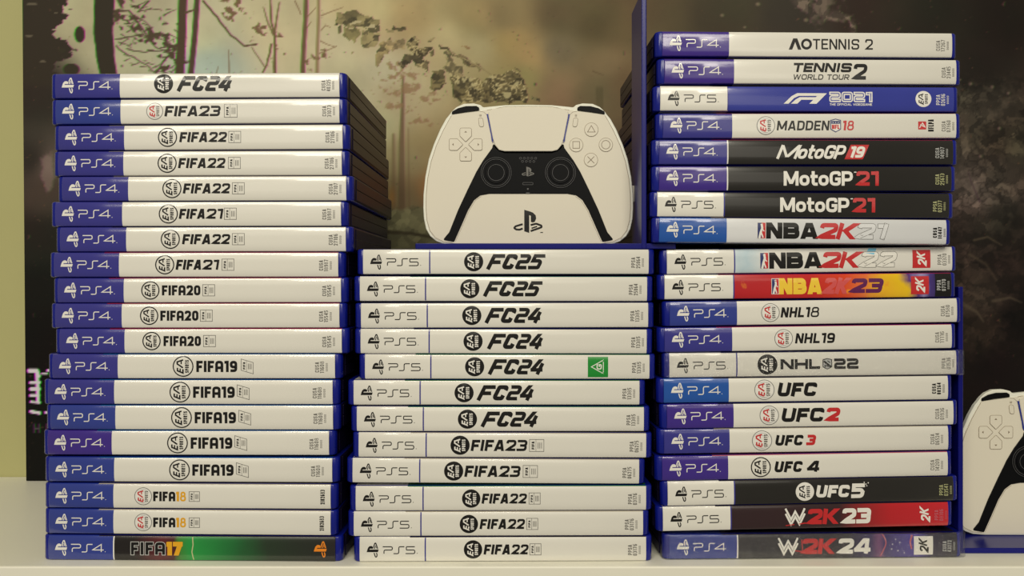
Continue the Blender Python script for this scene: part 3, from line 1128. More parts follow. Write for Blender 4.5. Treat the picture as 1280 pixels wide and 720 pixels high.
RUP = [
    (828, 1190.7, 911, 54, 56.2, 'v', 'd', W, simple(ao, ('CUSA', '17267', 1175)), 'topmost case of the right stack, white spine with plain thin lettering'),
    (830.7, 1196, 917.3, 88.3, 89.7, 'v', 'd', W, simple(twt, ('CUSA', '23445', 1182)), 'second case from the top of the right stack, two lines of lettering'),
    (825.5, 1193, 909.8, 122.4, 123.9, 'w', 'd', M_F1BLUE, simple(f1, ('PPSA', '02696', 1175, M_WHITE), (B(1154, 10, 'white'),)),
     'royal blue spined case in the right stack with white racing lettering'),
    (828.8, 1196, 915, 157, 156.8, 'i', 'p', W, simple(madden, ('CUSA', '07860', 1182), (B(956.8, 11.5, 'red'), ('players_mark', nflpa))),
     'white-spined case in the right stack with a football shield and red numerals'),
    (824, 1192, 909.3, 189.7, 190.2, 'i', 'r', K, simple(moto19, ('CUSA', '14907', 1174, M_SILVER)),
     'black-spined case in the right stack with white numerals on a red slant'),
    (824, 1190, 909, 222.8, 223.2, 'v', 'd', K, simple(moto21(979), ('CUSA', '25613', 1174, M_LIME)),
     'black-spined case with red numerals and indigo band, right stack'),
    (821.8, 1187, 905, 255.3, 257, 'w', 'd', K, simple(moto21(974.5), ('PPSA', '02377', 1171, M_LIME)),
     'black-spined case with red numerals and white end band, right stack'),
    (824, 1183.5, 908, 287.8, 291, 'a', 't', mat('spine_cool_white', (222, 224, 228), .3, var=.02), simple(nba(957, 65, 1021, 52, 1068, 42, '21', M_BLACK, MATS['spine_cool_white'], True),
      ('CUSA', '18447', 1171, M_BLACK, .24), (('league_mark', lambda k, X: basketball_mark(k, X(946), 0, 10.5, 20)),)),
     'case with bright azure end band resting on the bookend base, right stack'),
]
RLO = [
    (834, 1191, 918, 327.3, 323.2, 'w', 'd', M_NBA22, simple(nba(961, 66, 1025, 52, 1073, 49, '22', M_BLACK, M_WHITE, True), ('PPSA', '03370', 1177),
      (('league_mark', lambda k, X: basketball_mark(k, X(949.5), 0, 10.5, 20)), ('sky_patch', lambda k, X: k.quad((X(1082), 8), (X(1092), 6), (X(1096), 14), (X(1086), 14), M_SKY)),
       ('maker_mark', redbox(1140.5, 1163, 22.5, M_RED, M_WHITE)))),
     'white-spined case just below the bookend base, red square mark, right stack'),
    (831, 1190, 917, 359, 356.3, 'w', 'r', M_2K23, simple(nba(973, 54, 1027, 36, 1061, 44, '23', M_YELLOW, M_PURPLE, False, mat('ink_coral', (214, 84, 84), .3)), None,
      (('league_mark', lambda k, X: basketball_mark(k, X(964), 0, 9, 19)), ('maker_mark', redbox(1138.5, 1161, 22.5, M_RED, M_WHITE)),
       ('product_code', blackcode(1169, 1189, 1176, 'PPSA', '07170', M_SILVER)))),
     'case with a red, orange and yellow flame-coloured spine in the right stack'),
    (837.5, 1197, 921, 392.5, 387.5, 'b', 'd', W, simple(nhl('NHL18', 976, 1023.5), ('CUSA', '07580', 1181), (B(962.5, 11.5, 'red'),)),
     'white-spined case directly under the flame-coloured spine, right stack'),
    (831, 1190.5, 915, 425.5, 420.3, 'i', 'r', W, simple(nhl('NHL19', 994, 1043), ('CUSA', '11116', 1174), (B(979, 11.5, 'red'),)),
     'right stack case with a red cover edge, directly above the film-wrapped hockey case'),
    (837, 1196, 920.7, 457.3, 453.7, 'w', 'd', W, simple(nhl22, ('PPSA', '01536', 1182), (B(958.7, 12.5, 'solid'),)),
     'white-spined case in clear wrap with a small hockey shield, right stack'),
    (830, 1185.7, 910.7, 488.8, 484.5, 'a', 'd', W, simple(ufc(970, 1022, 17), ('CUSA', '00264', 1170, M_BLACK, .2), (B(955, 12.5, 'red'),)),
     'white-spined case with three heavy black letters and no number, right stack'),
    (834, 1192.5, 916.7, 521.7, 516, 'v', 'd', W, simple(ufc(975, 1031, 17, '2', (1032, 1049), M_RED), ('CUSA', '01936', 1174), (B(961, 12, 'red'),)),
     'white-spined case in the right stack with a large red numeral two'),
    (830.5, 1186, 911.7, 552.5, 547.5, 'i', 't', W, simple(ufc(967, 1005, 13, '3', (1008, 1019), M_RED), ('CUSA', '06524', 1168), (B(952, 12.5, 'red'),)),
     'white-spined case in the right stack with a small red numeral three'),
    (828, 1185.5, 910, 587.2, 580.5, 'v', 'p', W, simple(ufc(966, 1004, 13.5, '4', (1009, 1024), M_BLACK), ('CUSA', '14209', 1168), (B(950.5, 12.5, 'ring'),)),
     'white-spined case in the right stack with a black brushed numeral four'),
    (835, 1192.5, 918, 617.7, 612.2, 'w', 'd', K, simple(ufc5, ('PPSA', '03541', 1179, M_LIME), (B(1005.5, 11.5, 'white'),)),
     'black-spined case with a white round badge, third from the bottom, right stack'),
    (829, 1186, 913.7, 649.5, 642.5, 'w', 'd', M_W23, wwe(993.5, 1008, 1049, 1089, '23', False) + [
        ('maker_mark', lambda k, X: twok_mark(k, X(1156), 0, 18, M_WHITE)), ('product_code', lambda k, X: code(k, X(1173), -1, 'PPSA', '08106', M_TOPPINK))],
     'second case from the bottom of the right stack, black spine fading to red'),
    (837, 1197, 921.5, 682.2, 676, 'b', 'd', M_W24, wwe(984.5, 1001, 1044, 1089, '24', True) + [
        ('maker_mark', whitebox), ('light_swirl', swirl), ('product_code', lambda k, X: code(k, X(1183), -1, 'CUSA', '43272', M_SILVER))],
     'bottom case of the right stack, film-wrapped, black and purple spine'),
]


def place_stack(rows, dl, dr, group, floor=(0.0, 0.0), wraps=(), line=(), y_extra=0.0, roll_floor=True):
    """rows top to bottom; dl / dr are the distances of the left and right ends from the lens."""
    bl, br = floor
    placed = []
    for i in range(len(rows) - 1, -1, -1):
        pl, pr, pb, yl, yr, band, top, art, parts, lab = rows[i]
        Sl, Sr = F / dl, F / dr
        Sm = F / ((dl + dr) / 2)
        cx = ((pl + pr) / 2 - 640) / Sm
        x_l, x_r = (pl - 640) / Sl, (pr - 640) / Sr
        cx = (x_l + x_r) / 2
        lw = x_r - x_l
        yaw = math.atan2(dr - dl, lw)
        zl = EYE + (HOR - yl) / Sl - H / 2
        zr = EYE + (HOR - yr) / Sr - H / 2
        # ends extrapolated to the body ends
        g = .05 * MM if i not in wraps and (i + 1) not in wraps else .16 * MM
        zl, zr = max(zl, bl + g), max(zr, br + g)
        if i == len(rows) - 1 and roll_floor:
            zl = zr = bl + (.1 * MM if i in wraps else .03 * MM)
        roll = math.atan2(zr - zl, lw)
        Slocal = (pr - pl) / (lw / math.cos(yaw))
        o = build_case((pl, pr, pb), Slocal, lab, group, band, top, art, mk(parts), band == 'w', wrap=i in wraps,
                       name_off='line' if i in line else None)
        o.location = (cx, (dl + dr) / 2 - 0.460 + y_extra, (zl + zr) / 2)
        o.rotation_euler = (0, -roll, yaw)
        bl, br = zl + H, zr + H
        placed.append(o)
    return bl, br


# ------------------------------------------------------------------ structure: shelf, wall
M_SHELF = mat('shelf_laminate', (238, 236, 222), 0.42, 0.4, var=0.02, scale=25, bump=0.04)
M_WALL = mat('wall_paint', (180, 177, 126), 0.8, 0.2, var=0.03, scale=12, bump=0.08)
shelf = slab('shelf', -1.2, 1.2, -0.0075, 0.206, -0.019, 0.0, M_SHELF, bev=.0009)
shelf['kind'] = 'structure'
wv, wf = loft([(-1.5, 0.2065), (1.5, 0.2065), (1.5, 0.25), (-1.5, 0.25)], [(-0.8, 0), (1.6, 0)])
wall = link_mesh('wall_back', wv, wf, [M_WALL])
wall['kind'] = 'structure'


# ------------------------------------------------------------------ the poster: art painted with noise and strokes into a fine grid of coloured cells
def fbm(x, y, scale, seed, octaves=4):
    r = np.random.RandomState(seed)
    out = np.zeros_like(x)
    amp, tot = 1.0, 0.0
    for o in range(octaves):
        g = r.rand(257, 257)
        fx, fy = x / scale + 57.3 * o + 500, y / scale + 31.7 * o + 500
        ix, iy = np.floor(fx).astype(int), np.floor(fy).astype(int)
        tx, ty = fx - ix, fy - iy
        tx, ty = tx * tx * (3 - 2 * tx), ty * ty * (3 - 2 * ty)
        a, b = g[iy % 257, ix % 257], g[iy % 257, (ix + 1) % 257]
        c, d = g[(iy + 1) % 257, ix % 257], g[(iy + 1) % 257, (ix + 1) % 257]
        out += amp * ((a * (1 - tx) + b * tx) * (1 - ty) + (c * (1 - tx) + d * tx) * ty)
        tot += amp
        amp *= .55
        scale = scale / 2.0
    return out / tot


def facets(x, y, cell, seed):
    """Angular plates: a random tone per cell and the distance to the cell's edge."""
    r = np.random.RandomState(seed)
    jx, jy, tn = r.rand(128, 128), r.rand(128, 128), r.rand(128, 128)
    fx, fy = x / cell + 200, y / cell + 200
    ix, iy = np.floor(fx).astype(int), np.floor(fy).astype(int)
    best = np.full(x.shape, 9.0)
    sec = np.full(x.shape, 9.0)
    tone = np.zeros_like(x)
    for dy in (-1, 0, 1):
        for dx in (-1, 0, 1):
            cx, cy = ix + dx, iy + dy
            px_, py_ = cx + jx[cy % 128, cx % 128], cy + jy[cy % 128, cx % 128]
            d = np.hypot(px_ - fx, (py_ - fy) * 1.25)
            nb = d < best
            sec = np.where(nb, best, np.minimum(sec, d))
            tone = np.where(nb, tn[cy % 128, cx % 128], tone)
            best = np.where(nb, d, best)
    return tone, sec - best


def paint_poster(gx, gy):
    pts = np.array([
        (110, 20, 178, 172, 135), (150, 60, 182, 178, 142), (250, 40, 186, 182, 146), (262, 85, 168, 176, 158), (350, 30, 190, 181, 142), (420, 60, 190, 183, 146),
        (460, 20, 182, 168, 124), (480, 90, 186, 181, 146), (520, 20, 168, 148, 104), (560, 50, 182, 168, 124), (600, 20, 156, 138, 94), (600, 60, 172, 158, 116),
        (640, 52, 162, 140, 90), (664, 68, 166, 142, 94), (635, 20, 128, 114, 78), (700, 20, 97, 84, 57), (700, 62, 118, 104, 78), (750, 30, 92, 78, 50),
        (760, 80, 126, 108, 76), (700, 110, 134, 110, 80), (655, 95, 144, 134, 86), (780, 30, 106, 92, 60), (740, 118, 112, 98, 68), (790, 100, 112, 92, 62),
        (830, 20, 90, 80, 54), (900, 20, 72, 62, 45), (1000, 20, 62, 54, 44), (1100, 20, 50, 42, 32), (1180, 30, 42, 34, 26), (1260, 30, 34, 27, 20),
        (1230, 90, 38, 30, 24), (1230, 125, 76, 68, 56), (1260, 180, 62, 54, 42), (1215, 235, 100, 86, 76), (1255, 215, 74, 64, 54), (1220, 300, 60, 50, 42),
        (1255, 300, 48, 40, 33), (1225, 370, 62, 54, 44), (1225, 420, 44, 37, 29), (1240, 460, 22, 18, 16), (1272, 400, 22, 18, 15), (1240, 560, 14, 12, 12),
        (1400, 100, 34, 28, 22), (1400, 400, 18, 15, 14), (50, 120, 52, 44, 36), (42, 200, 48, 41, 34), (62, 205, 112, 96, 84), (60, 235, 76, 62, 52), (50, 300, 42, 36, 29),
        (50, 360, 26, 22, 18), (50, 420, 18, 16, 13), (50, 500, 15, 13, 12), (50, 580, 18, 15, 13), (470, 150, 178, 170, 130), (450, 120, 184, 178, 142), (500, 120, 172, 158, 122),
        (520, 200, 150, 136, 98), (500, 250, 130, 114, 80), (547, 235, 160, 112, 66), (535, 190, 150, 130, 90), (505, 275, 122, 118, 84), (530, 292, 84, 74, 52),
        (480, 300, 92, 90, 66), (640, 250, 90, 80, 60), (300, 300, 60, 50, 40), (300, 500, 24, 20, 18), (800, 500, 20, 17, 15), (900, 250, 60, 50, 40), (780, 200, 84, 70, 50)], float)
    rgb = np.zeros(gx.shape + (3,))
    wt = np.zeros(gx.shape)
    for p in pts:
        d2 = (gx - p[0]) ** 2 + ((gy - p[1]) * 1.15) ** 2
        q = 1.0 / (d2 + 180.0) ** 1.7
        wt += q
        rgb += q[..., None] * p[2:]
    rgb /= wt[..., None]
    n1 = fbm(gx, gy, 60, 3, 5)
    rgb *= (1 + (n1 - .5) * .22)[..., None]
    warm = fbm(gx, gy, 90, 9, 3) - .5
    rgb[..., 0] += warm * 12
    rgb[..., 1] -= warm * 6

    masks = []

    def seg(pl, w0, w1, soft=.9):
        """Tapered polyline coverage 0..1."""
        out = np.zeros(gx.shape)
        n = len(pl) - 1
        x0 = min(p[0] for p in pl) - 16
        x1 = max(p[0] for p in pl) + 16
        y0 = min(p[1] for p in pl) - 16
        y1 = max(p[1] for p in pl) + 16
        r0, r1 = np.searchsorted(YS, [y0, y1])
        c0, c1 = np.searchsorted(XS, [x0, x1])
        if r1 <= r0 or c1 <= c0:
            return out
        X, Y = gx[r0:r1, c0:c1], gy[r0:r1, c0:c1]
        sub = np.zeros(X.shape)
        for i in range(n):
            a, b = pl[i], pl[i + 1]
            wa = w0 + (w1 - w0) * i / n
            wb = w0 + (w1 - w0) * (i + 1) / n
            dx, dy = b[0] - a[0], b[1] - a[1]
            L2 = dx * dx + dy * dy + 1e-9
            t = np.clip(((X - a[0]) * dx + (Y - a[1]) * dy) / L2, 0, 1)
            d = np.hypot(X - a[0] - t * dx, Y - a[1] - t * dy)
            sub = np.maximum(sub, np.clip(((wa + (wb - wa) * t) / 2 - d) / soft + .5, 0, 1))
        out[r0:r1, c0:c1] = sub
        return out

    def shifted(m, s):
        """Coverage moved sideways by s px, for the print's colour fringes."""
        k = s / STEP
        i = int(math.floor(k))
        f = k - i
        return np.roll(m, i, 1) * (1 - f) + np.roll(m, i + 1, 1) * f

    def lay(m, col, fringe=0.0, tex=None):
        nonlocal rgb
        col = np.array(col, float)
        for ch in range(3):
            mm = shifted(m, fringe if ch == 1 else -fringe * .15) if fringe else m
            c = col[ch] if tex is None else col[ch] * tex
            rgb[..., ch] = rgb[..., ch] * (1 - mm) + c * mm

    def wob(pl, a, rs):
        out = []
        for i in range(len(pl) - 1):
            p, q = pl[i], pl[i + 1]
            k = max(1, int(math.hypot(q[0] - p[0], q[1] - p[1]) / 6))
            for t in range(k):
                u = t / k
                out.append((p[0] + (q[0] - p[0]) * u + rs.uniform(-a, a), p[1] + (q[1] - p[1]) * u + rs.uniform(-a, a)))
        out.append(pl[-1])
        return out

    rs = np.random.RandomState(5)
    # faint far twigs and small trees
    tw = np.zeros(gx.shape)
    for _ in range(46):
        x, y = rs.uniform(150, 222), rs.uniform(2, 92)
        a = rs.uniform(-.6, .9)
        L = rs.uniform(6, 20)
        tw = np.maximum(tw, seg(wob([(x, y), (x + L * math.cos(a), y + L * math.sin(a))], 1.2, rs), 1.4, .5))
    tw = np.maximum(tw, seg(wob([(146, 12), (163, 12), (176, 30), (196, 58), (224, 66)], 1, rs), 2.4, 1.2))
    tw = np.maximum(tw, seg(wob([(146, 48), (175, 43), (196, 47)], .8, rs), 1.8, 1))
    tw = np.maximum(tw, seg(wob([(146, 56), (162, 68), (190, 84), (196, 92)], 1, rs), 1.8, 1.2))
    tw = np.maximum(tw, seg(wob([(160, 60), (176, 64), (222, 62)], 1, rs), 1.6, 1))
    tw = np.maximum(tw, seg([(188, 0), (180, 8), (174, 14)], 2.4, 1.2))
    tw = np.maximum(tw, seg(wob([(196, 92), (206, 76), (222, 60)], 1, rs), 1.6, 2.6))
    lf = fbm(gx, gy, 7, 21, 3)
    lf = .5 + (lf - .5) * 1.5
    cl = np.maximum.reduce([np.exp(-(((gx - 166) / 14) ** 2 + ((gy - 22) / 14) ** 2)), np.exp(-(((gx - 152) / 10) ** 2 + ((gy - 14) / 20) ** 2)) * .9,
                            np.exp(-(((gx - 212) / 17) ** 2 + ((gy - 66) / 20) ** 2)) * .95, np.exp(-(((gx - 196) / 22) ** 2 + ((gy - 44) / 14) ** 2)) * .55,
                            np.exp(-(((gx - 218) / 16) ** 2 + ((gy - 86) / 14) ** 2)) * .9])
    leaf = np.clip((np.sqrt(cl) * .5 + lf * .8 - .78) * 9, 0, 1)
    lay(np.maximum(tw, leaf), (84, 70, 52), 1.0)
    # dark foliage mass at the left edge
    ys = np.array([-60, 0, 10, 18, 27, 36, 45, 57, 68, 80, 88, 96, 130, 600.])
    xs = np.array([92, 84, 92, 94, 74, 64, 82, 96, 86, 76, 70, 96, 100, 110.])
    edge = np.interp(gy, ys, xs)
    fol = np.clip((edge - gx + (fbm(gx, gy, 9, 33, 4) - .5) * 44) / 1.6, 0, 1) * np.clip((112 - gy) / 10, 0, 1)
    lay(fol, (58, 50, 38), .7)
    for bx, by, rx, ry in ((101, 42, 7, 11), (90, 86, 11, 8), (78, 62, 5, 3)):
        lay(np.clip((1 - ((gx - bx) / rx) ** 2 - ((gy - by) / ry) ** 2) * 4, 0, 1), (60, 54, 38), 1.4)
    for bx, by, rx, ry in ((42, 4, 8, 2), (38, 44, 6, 1.5), (55, 76, 5, 1.4), (72, 15, 2.5, 1.2)):
        lay(np.clip((1 - ((gx - bx) / rx) ** 2 - ((gy - by) / ry) ** 2) * 2, 0, 1) * .6, (128, 118, 96))
    # trunks
    nz = (fbm(gx, gy, 12, 4, 3) - .5) * 1.6
    t1 = np.clip((np.interp(gy, [-60, 0, 40, 70, 95, 140], [147, 145.5, 143, 145, 148, 150]) + nz - gx) / 1.2, 0, 1) * \
        np.clip((gx - np.interp(gy, [-60, 0, 40, 70, 95, 140], [118, 119, 118, 121, 126, 126]) + nz) / 1.2, 0, 1)
    lay(t1, (57, 50, 37), 1.0)
    lay(seg([(236, -60), (230.5, 0), (228.5, 50), (225, 100), (224, 300)], 10.5, 11.5, 1.1), (82, 67, 48), 1.2)
    lay(seg([(252, -60), (248.5, 0), (245, 45), (239.5, 95), (238, 300)], 6.5, 7.5, 1.1), (84, 68, 50), 1.0)
    lay(seg(wob([(235, 14), (246, 11)], .5, rs), 3, 2), (96, 78, 56), .6)
    lay(seg(wob([(256, 0), (273.6, 20.6), (291, 43), (308, 57), (323, 54.5)], .6, rs), 2.6, 2.0), (92, 70, 50), .6)
    lay(seg(wob([(317, 58), (333, 83)], .5, rs), 1.2, 1.6) * .85, (110, 86, 62), .4)
    lay(seg(wob([(330, 90), (336, 80), (341, 55)], .5, rs), 2.2, 3), (116, 92, 68), .6)
    lay(seg(wob([(345, 95), (346, 50), (345, 40), (341, 22), (341, -5)], .4, rs), 4.2, 1.8), (112, 88, 62), .6)
    lay(seg(wob([(346, 42), (349, 20), (352, 2)], .4, rs), 2.6, 1.6), (116, 92, 66), .5)
    lay(seg(wob([(344, 42), (338, 28), (332, 8)], .6, rs), 2.2, 1.2), (116, 92, 66), .5)
    lay(seg(wob([(346, 44), (356, 45)], .6, rs), 2, 1.2), (116, 92, 66), .5)
    cl = np.maximum.reduce([np.exp(-(((gx - 326) / 10) ** 2 + ((gy - 38) / 8) ** 2)), np.exp(-(((gx - 290) / 12) ** 2 + ((gy - 12) / 8) ** 2)), np.exp(-(((gx - 296) / 16) ** 2 + ((gy + 2) / 5) ** 2)),
                            np.exp(-(((gx - 392) / 10) ** 2 + ((gy - 66) / 14) ** 2)) * .9, np.exp(-(((gx - 408) / 8) ** 2 + ((gy - 64) / 8) ** 2)) * .9, np.exp(-(((gx - 351) / 6) ** 2 + ((gy - 54) / 9) ** 2))])
    lf2 = .5 + (fbm(gx, gy, 5.5, 44, 3) - .5) * 1.5
    lay(np.clip((np.sqrt(cl) * .5 + lf2 * .8 - .80) * 9, 0, 1) * .85, (110, 84, 58), .6)
    lay(seg([(386.5, -40), (384.5, 20), (381.5, 60), (379.5, 100), (379, 300)], 5, 6.2, 1.1), (110, 88, 62), .9)
    lay(seg([(401.5, -40), (401, 20), (399, 60), (398, 100), (398, 300)], 3.6, 4.6, 1.4) * .8, (134, 110, 78), .5)
    lay(seg(wob([(372, 0), (379, 17)], .4, rs), 1.6, 1.4) * .8, (126, 102, 74))
    for pl in (([(386, 34), (392, 26)]), ([(403, 50), (412, 55), (422, 58)]), ([(402, 66), (412, 62), (423, 57)]), ([(404, 37), (410, 31), (416, 33)]), ([(387, 20), (398, 8)]), ([(404, 18), (432, 8)])):
        lay(seg(wob(pl, .5, rs), 1.6, .9) * .75, (128, 102, 74))
    lay(seg(wob([(288, 95), (288, 62)], .5, rs), 2.4, 1.4) * .7, (126, 108, 84))
    lay(seg(wob([(272, 92), (275, 82)], .5, rs), 2, 1.2) * .6, (126, 112, 88))
    # the pine behind the controller, and its far neighbours
    haze = np.clip((gy - 165) / 70, 0, 1) * np.exp(-((gx - 520) / 60) ** 2) * .3
    lay(haze, (120, 104, 72))
    lay(seg([(506, 96), (505, 130), (503, 180), (502, 262)], 2.2, 8.5, 1.6) * .9, (112, 92, 66), .5)
    lay(seg([(493, 168), (492, 262)], 3.5, 5.5, 1.8) * .65, (116, 96, 68), .4)
    lay(seg([(512, 160), (512, 262)], 1.6, 2.6, 1.6) * .5, (120, 98, 70))
    lay(seg([(481, 180), (482, 262)], 2.0, 3.0, 2) * .4, (120, 104, 76))
    G2 = lambda cx, cy, rx, ry, w_: np.exp(-(((gx - cx) / rx) ** 2 + ((gy - cy) / ry) ** 2)) * w_
    pl_ = np.maximum.reduce([G2(501, 96, 20, 7, 1), G2(512, 112, 30, 8, 1), G2(534, 121, 13, 6, 1), G2(497, 132, 14, 4, .9), G2(526, 151, 15, 3.5, .9),
                             G2(500, 84, 15, 9, .7), G2(515, 138, 10, 5, .5), G2(535, 156, 8, 2.5, .8)])
    lf3 = .5 + (fbm(gx, gy * 1.2, 5, 55, 4) - .5) * 1.7
    lay(np.clip((np.sqrt(pl_) * .62 + lf3 * .75 - .80) * 6, 0, 1) * .75, (140, 112, 80), .5)
    # glow and broken ground below the pine
    lay(np.exp(-(((gx - 545) / 14) ** 2 + ((gy - 238) / 26) ** 2)) * .35, (190, 110, 56))
    lay(np.exp(-(((gx - 490) / 5) ** 2 + ((gy - 246) / 12) ** 2)) * .5, (186, 130, 64))
    gt, ge = facets(gx, gy, 7, 12)
    ground = np.clip((gy - 258 - (fbm(gx, gy, 14, 8, 3) - .5) * 10) / 3, 0, 1) * np.clip((560 - gx) / 20, 0, 1) * np.clip((gx - 440) / 20, 0, 1) * np.clip((340 - gy) / 10, 0, 1)
    gtone = .72 + .45 * gt * np.clip(1.25 - (gy - 262) / 60, .3, 1)
    lay(ground * .8, (124, 120, 86), 0, gtone)
    lay(seg(wob([(470, 291), (500, 290), (520, 292), (545, 297)], 1, rs), 5, 3, 2) * .7, (56, 48, 32))

    # floating rocks
    DX = (fbm(gx, gy, 10, 71, 2) - .5) * 11
    DY = (fbm(gx, gy, 10, 72, 2) - .5) * 9
    def inpoly(poly):
        poly = np.array(poly, float)
        ins = np.zeros(gx.shape, bool)
        n = len(poly)
        xx = gx + DX
        yy = gy + DY
        for i in range(n):
            (ax, ay), (bx, by) = poly[i], poly[(i + 1) % n]
            c = ((ay > yy) != (by > yy)) & (xx < (bx - ax) * (yy - ay) / (by - ay + 1e-9) + ax)
            ins ^= c
        return ins.astype(float)
    K1 = lambda pl: [(400 + a / 5.14, b / 5.14) for a, b in pl]
    qx, qy = gx + (fbm(gx, gy, 12, 91, 3) - .5) * 14, gy * 1.3 + (fbm(gx, gy, 12, 92, 3) - .5) * 12
    ft, fe = facets(qx, qy, 7.5, 30)
    ft2, fe2 = facets(gx, gy, 4.5, 31)
    light = fbm(gx, gy, 12, 35, 3)
    rocktone = (.48 + .62 * ft + .34 * light + .10 * ft2)
    RK = [
        ([(100, 150), (130, 70), (240, 70), (310, 100), (415, 125), (415, 190), (330, 200), (290, 170), (200, 175), (150, 165)], (112, 103, 70)),
        ([(155, 220), (175, 175), (275, 190), (270, 240), (240, 270), (190, 250)], (112, 104, 68)),
        ([(275, 270), (290, 200), (400, 205), (400, 250), (360, 305), (300, 290)], (120, 110, 76)),
        ([(365, 410), (390, 270), (430, 250), (470, 280), (440, 330), (420, 390), (385, 430)], (128, 114, 78)),
        ([(440, 270), (470, 230), (490, 260), (560, 250), (560, 310), (470, 322)], (140, 124, 88)),
        ([(570, 290), (610, 225), (650, 255), (640, 310), (700, 285), (735, 295), (690, 335), (670, 380), (722, 400), (700, 468), (640, 430), (600, 380), (560, 435), (525, 420), (560, 345), (600, 330)], (100, 90, 62)),
        ([(465, 152), (575, 176), (574, 196), (480, 182)], (96, 86, 58)),
        ([(440, 190), (505, 190), (500, 210), (450, 206)], (124, 114, 80)),
        ([(780, 285), (1040, 425), (1030, 448), (800, 322)], (100, 88, 60)),
        ([(800, 330), (840, 340), (900, 420), (960, 430), (940, 490), (860, 480), (790, 420), (820, 380)], (132, 120, 84)),
        ([(700, 330), (745, 300), (750, 340), (720, 358)], (104, 94, 64)),
        ([(720, 560), (735, 440), (820, 450), (830, 540), (760, 578)], (98, 88, 58)),
        ([(862, 515), (870, 485), (915, 474), (930, 490), (988, 488), (1060, 524), (1080, 596), (1062, 650), (917, 654), (872, 615)], (98, 88, 58)),
        ([(1060, 524), (1118, 479), (1168, 474), (1208, 439), (1276, 474), (1340, 503), (1349, 596), (1352, 654), (1050, 654)], (92, 82, 54)),
        ([(1378, 608), (1436, 640), (1430, 655), (1378, 636)], (112, 104, 70)),
        ([(1262, 440), (1300, 455), (1290, 462), (1262, 455)], (96, 84, 56)),
        ([(200, 316), (222, 322), (218, 340), (198, 334)], (120, 108, 76)),
        ([(722, 240), (758, 245), (745, 260), (722, 256)], (120, 108, 76)),
        ([(930, 285), (962, 285), (955, 308), (930, 300)], (132, 108, 74)),
        ([(120, 180), (150, 165), (155, 190), (130, 215)], (128, 116, 82)),
    ]
    for pl, col in RK:
        m = inpoly(K1(pl))
        lay(m * .92, col, .3, np.clip(rocktone, .55, 1.4))
    # cream edges between the broken plates of the big cluster
    holes = np.clip((fbm(gx, gy, 8, 77, 3) - .64) * 14, 0, 1)
    lay(np.maximum(np.maximum(inpoly(K1(RK[12][0])), inpoly(K1(RK[13][0]))), inpoly(K1(RK[5][0]))) * holes * .85, (182, 170, 124))
    dkk = np.clip((.42 - fbm(gx, gy, 7, 78, 3)) * 14, 0, 1)
    lay(np.maximum(inpoly(K1(RK[12][0])), np.maximum(inpoly(K1(RK[13][0])), inpoly(K1(RK[5][0])))) * dkk * .7, (58, 50, 32))
    big = np.maximum(np.maximum(inpoly(K1(RK[12][0])), inpoly(K1(RK[13][0]))), np.maximum(inpoly(K1(RK[5][0])), inpoly(K1(RK[9][0]))))
    cre = np.clip((.20 - fe) * 9, 0, 1) * np.clip((light - .44) * 6, 0, 1)
    lay(big * cre * .8, (196, 180, 130))
    for pl in ([(200, 135), (285, 130), (285, 148), (205, 150)], [(300, 160), (355, 160), (380, 178), (310, 180)]):
        lay(inpoly(K1(pl)), (178, 166, 126))
    # slab edges trailing towards the cluster
    for k in range(7):
        a = K1([(860 + 26 * k, 330 + 12 * k), (980 + 22 * k, 392 + 14 * k)])
        lay(seg(wob(a, .5, rs), 1.8, 1.0) * .5, (190, 176, 128) if k % 2 else (112, 98, 66))
    # distant towers in the smoke
    lay(np.clip((1 - np.abs(gx - 752) / 5.5) * 3, 0, 1) * np.clip((gy - 105) / 6, 0, 1) * np.clip((150 - gy) / 8, 0, 1) * .45, (82, 74, 46))
    lay(seg([(744, 88), (748, 90), (757, 93)], 1.6, 1, 1.2) * .5, (84, 66, 44))
    # rubble at the top right and at the right edge
    wx, wy = gx + (fbm(gx, gy, 16, 81, 4) - .5) * 26, gy + (fbm(gx, gy, 16, 82, 4) - .5) * 20
    rt, re = facets(wx, wy, 10, 61)
    r2, _ = facets(wx, wy * 1.3, 24, 62)
    rub = np.exp(-(((gx - 1035) / 55) ** 2 + ((gy - 10 - (gx - 1035) * .25) / 26) ** 2))
    nn = fbm(gx, gy, 10, 63, 4)
    sp = np.clip((rub * .55 + nn * .7 - .68) * 6, 0, 1)
    lay(sp * .75, (118, 104, 88), .7, .6 + rt * .7)
    for bx, by, r_ in ((952, 4, 4), (907, 18, 3.4), (935, 33, 2.6), (1012, 24, 4)):
        lay(np.clip((1 - np.hypot(gx - bx, (gy - by) * 1.3) / r_) * 1.6, 0, 1) * .6, (150, 138, 106), .3)
    rr = np.clip((gx - 1150) / 20, 0, 1) * np.clip((gy - 88) / 16, 0, 1) * np.clip((470 - gy) / 40, 0, 1)
    tone = .62 + .42 * rt * np.clip((nn - .35) * 4, 0, 1) + .42 * r2
    rgb *= (1 + (tone[..., None] - 1) * rr[..., None])
    dk = rr * np.clip((.56 - fbm(gx, gy, 26, 66, 4)) * 8, 0, 1) * np.clip((.20 - re) * 8, 0, 1)
    lay(dk * .35, (30, 24, 20))
    for bx, by, r_ in ((1217, 104, 3), (1204, 99, 2), (1264, 116, 2.4), (1228, 195, 3), (1252, 160, 3), (1244, 108, 3)):
        lay(np.clip((1 - np.hypot(gx - bx, gy - by) / r_) * 1.6, 0, 1) * .5, (150, 134, 108), .4)
    lay(seg([(1218, 300), (1235, 296), (1252, 306)], 3, 1.5, 2) * .5, (112, 98, 74))
    lay(seg([(1212, 318), (1232, 330), (1245, 350)], 4, 2, 3) * .4, (110, 96, 74))
    lay(seg([(1203, 380), (1220, 390), (1228, 402)], 5, 2, 2) * .5, (104, 92, 72))
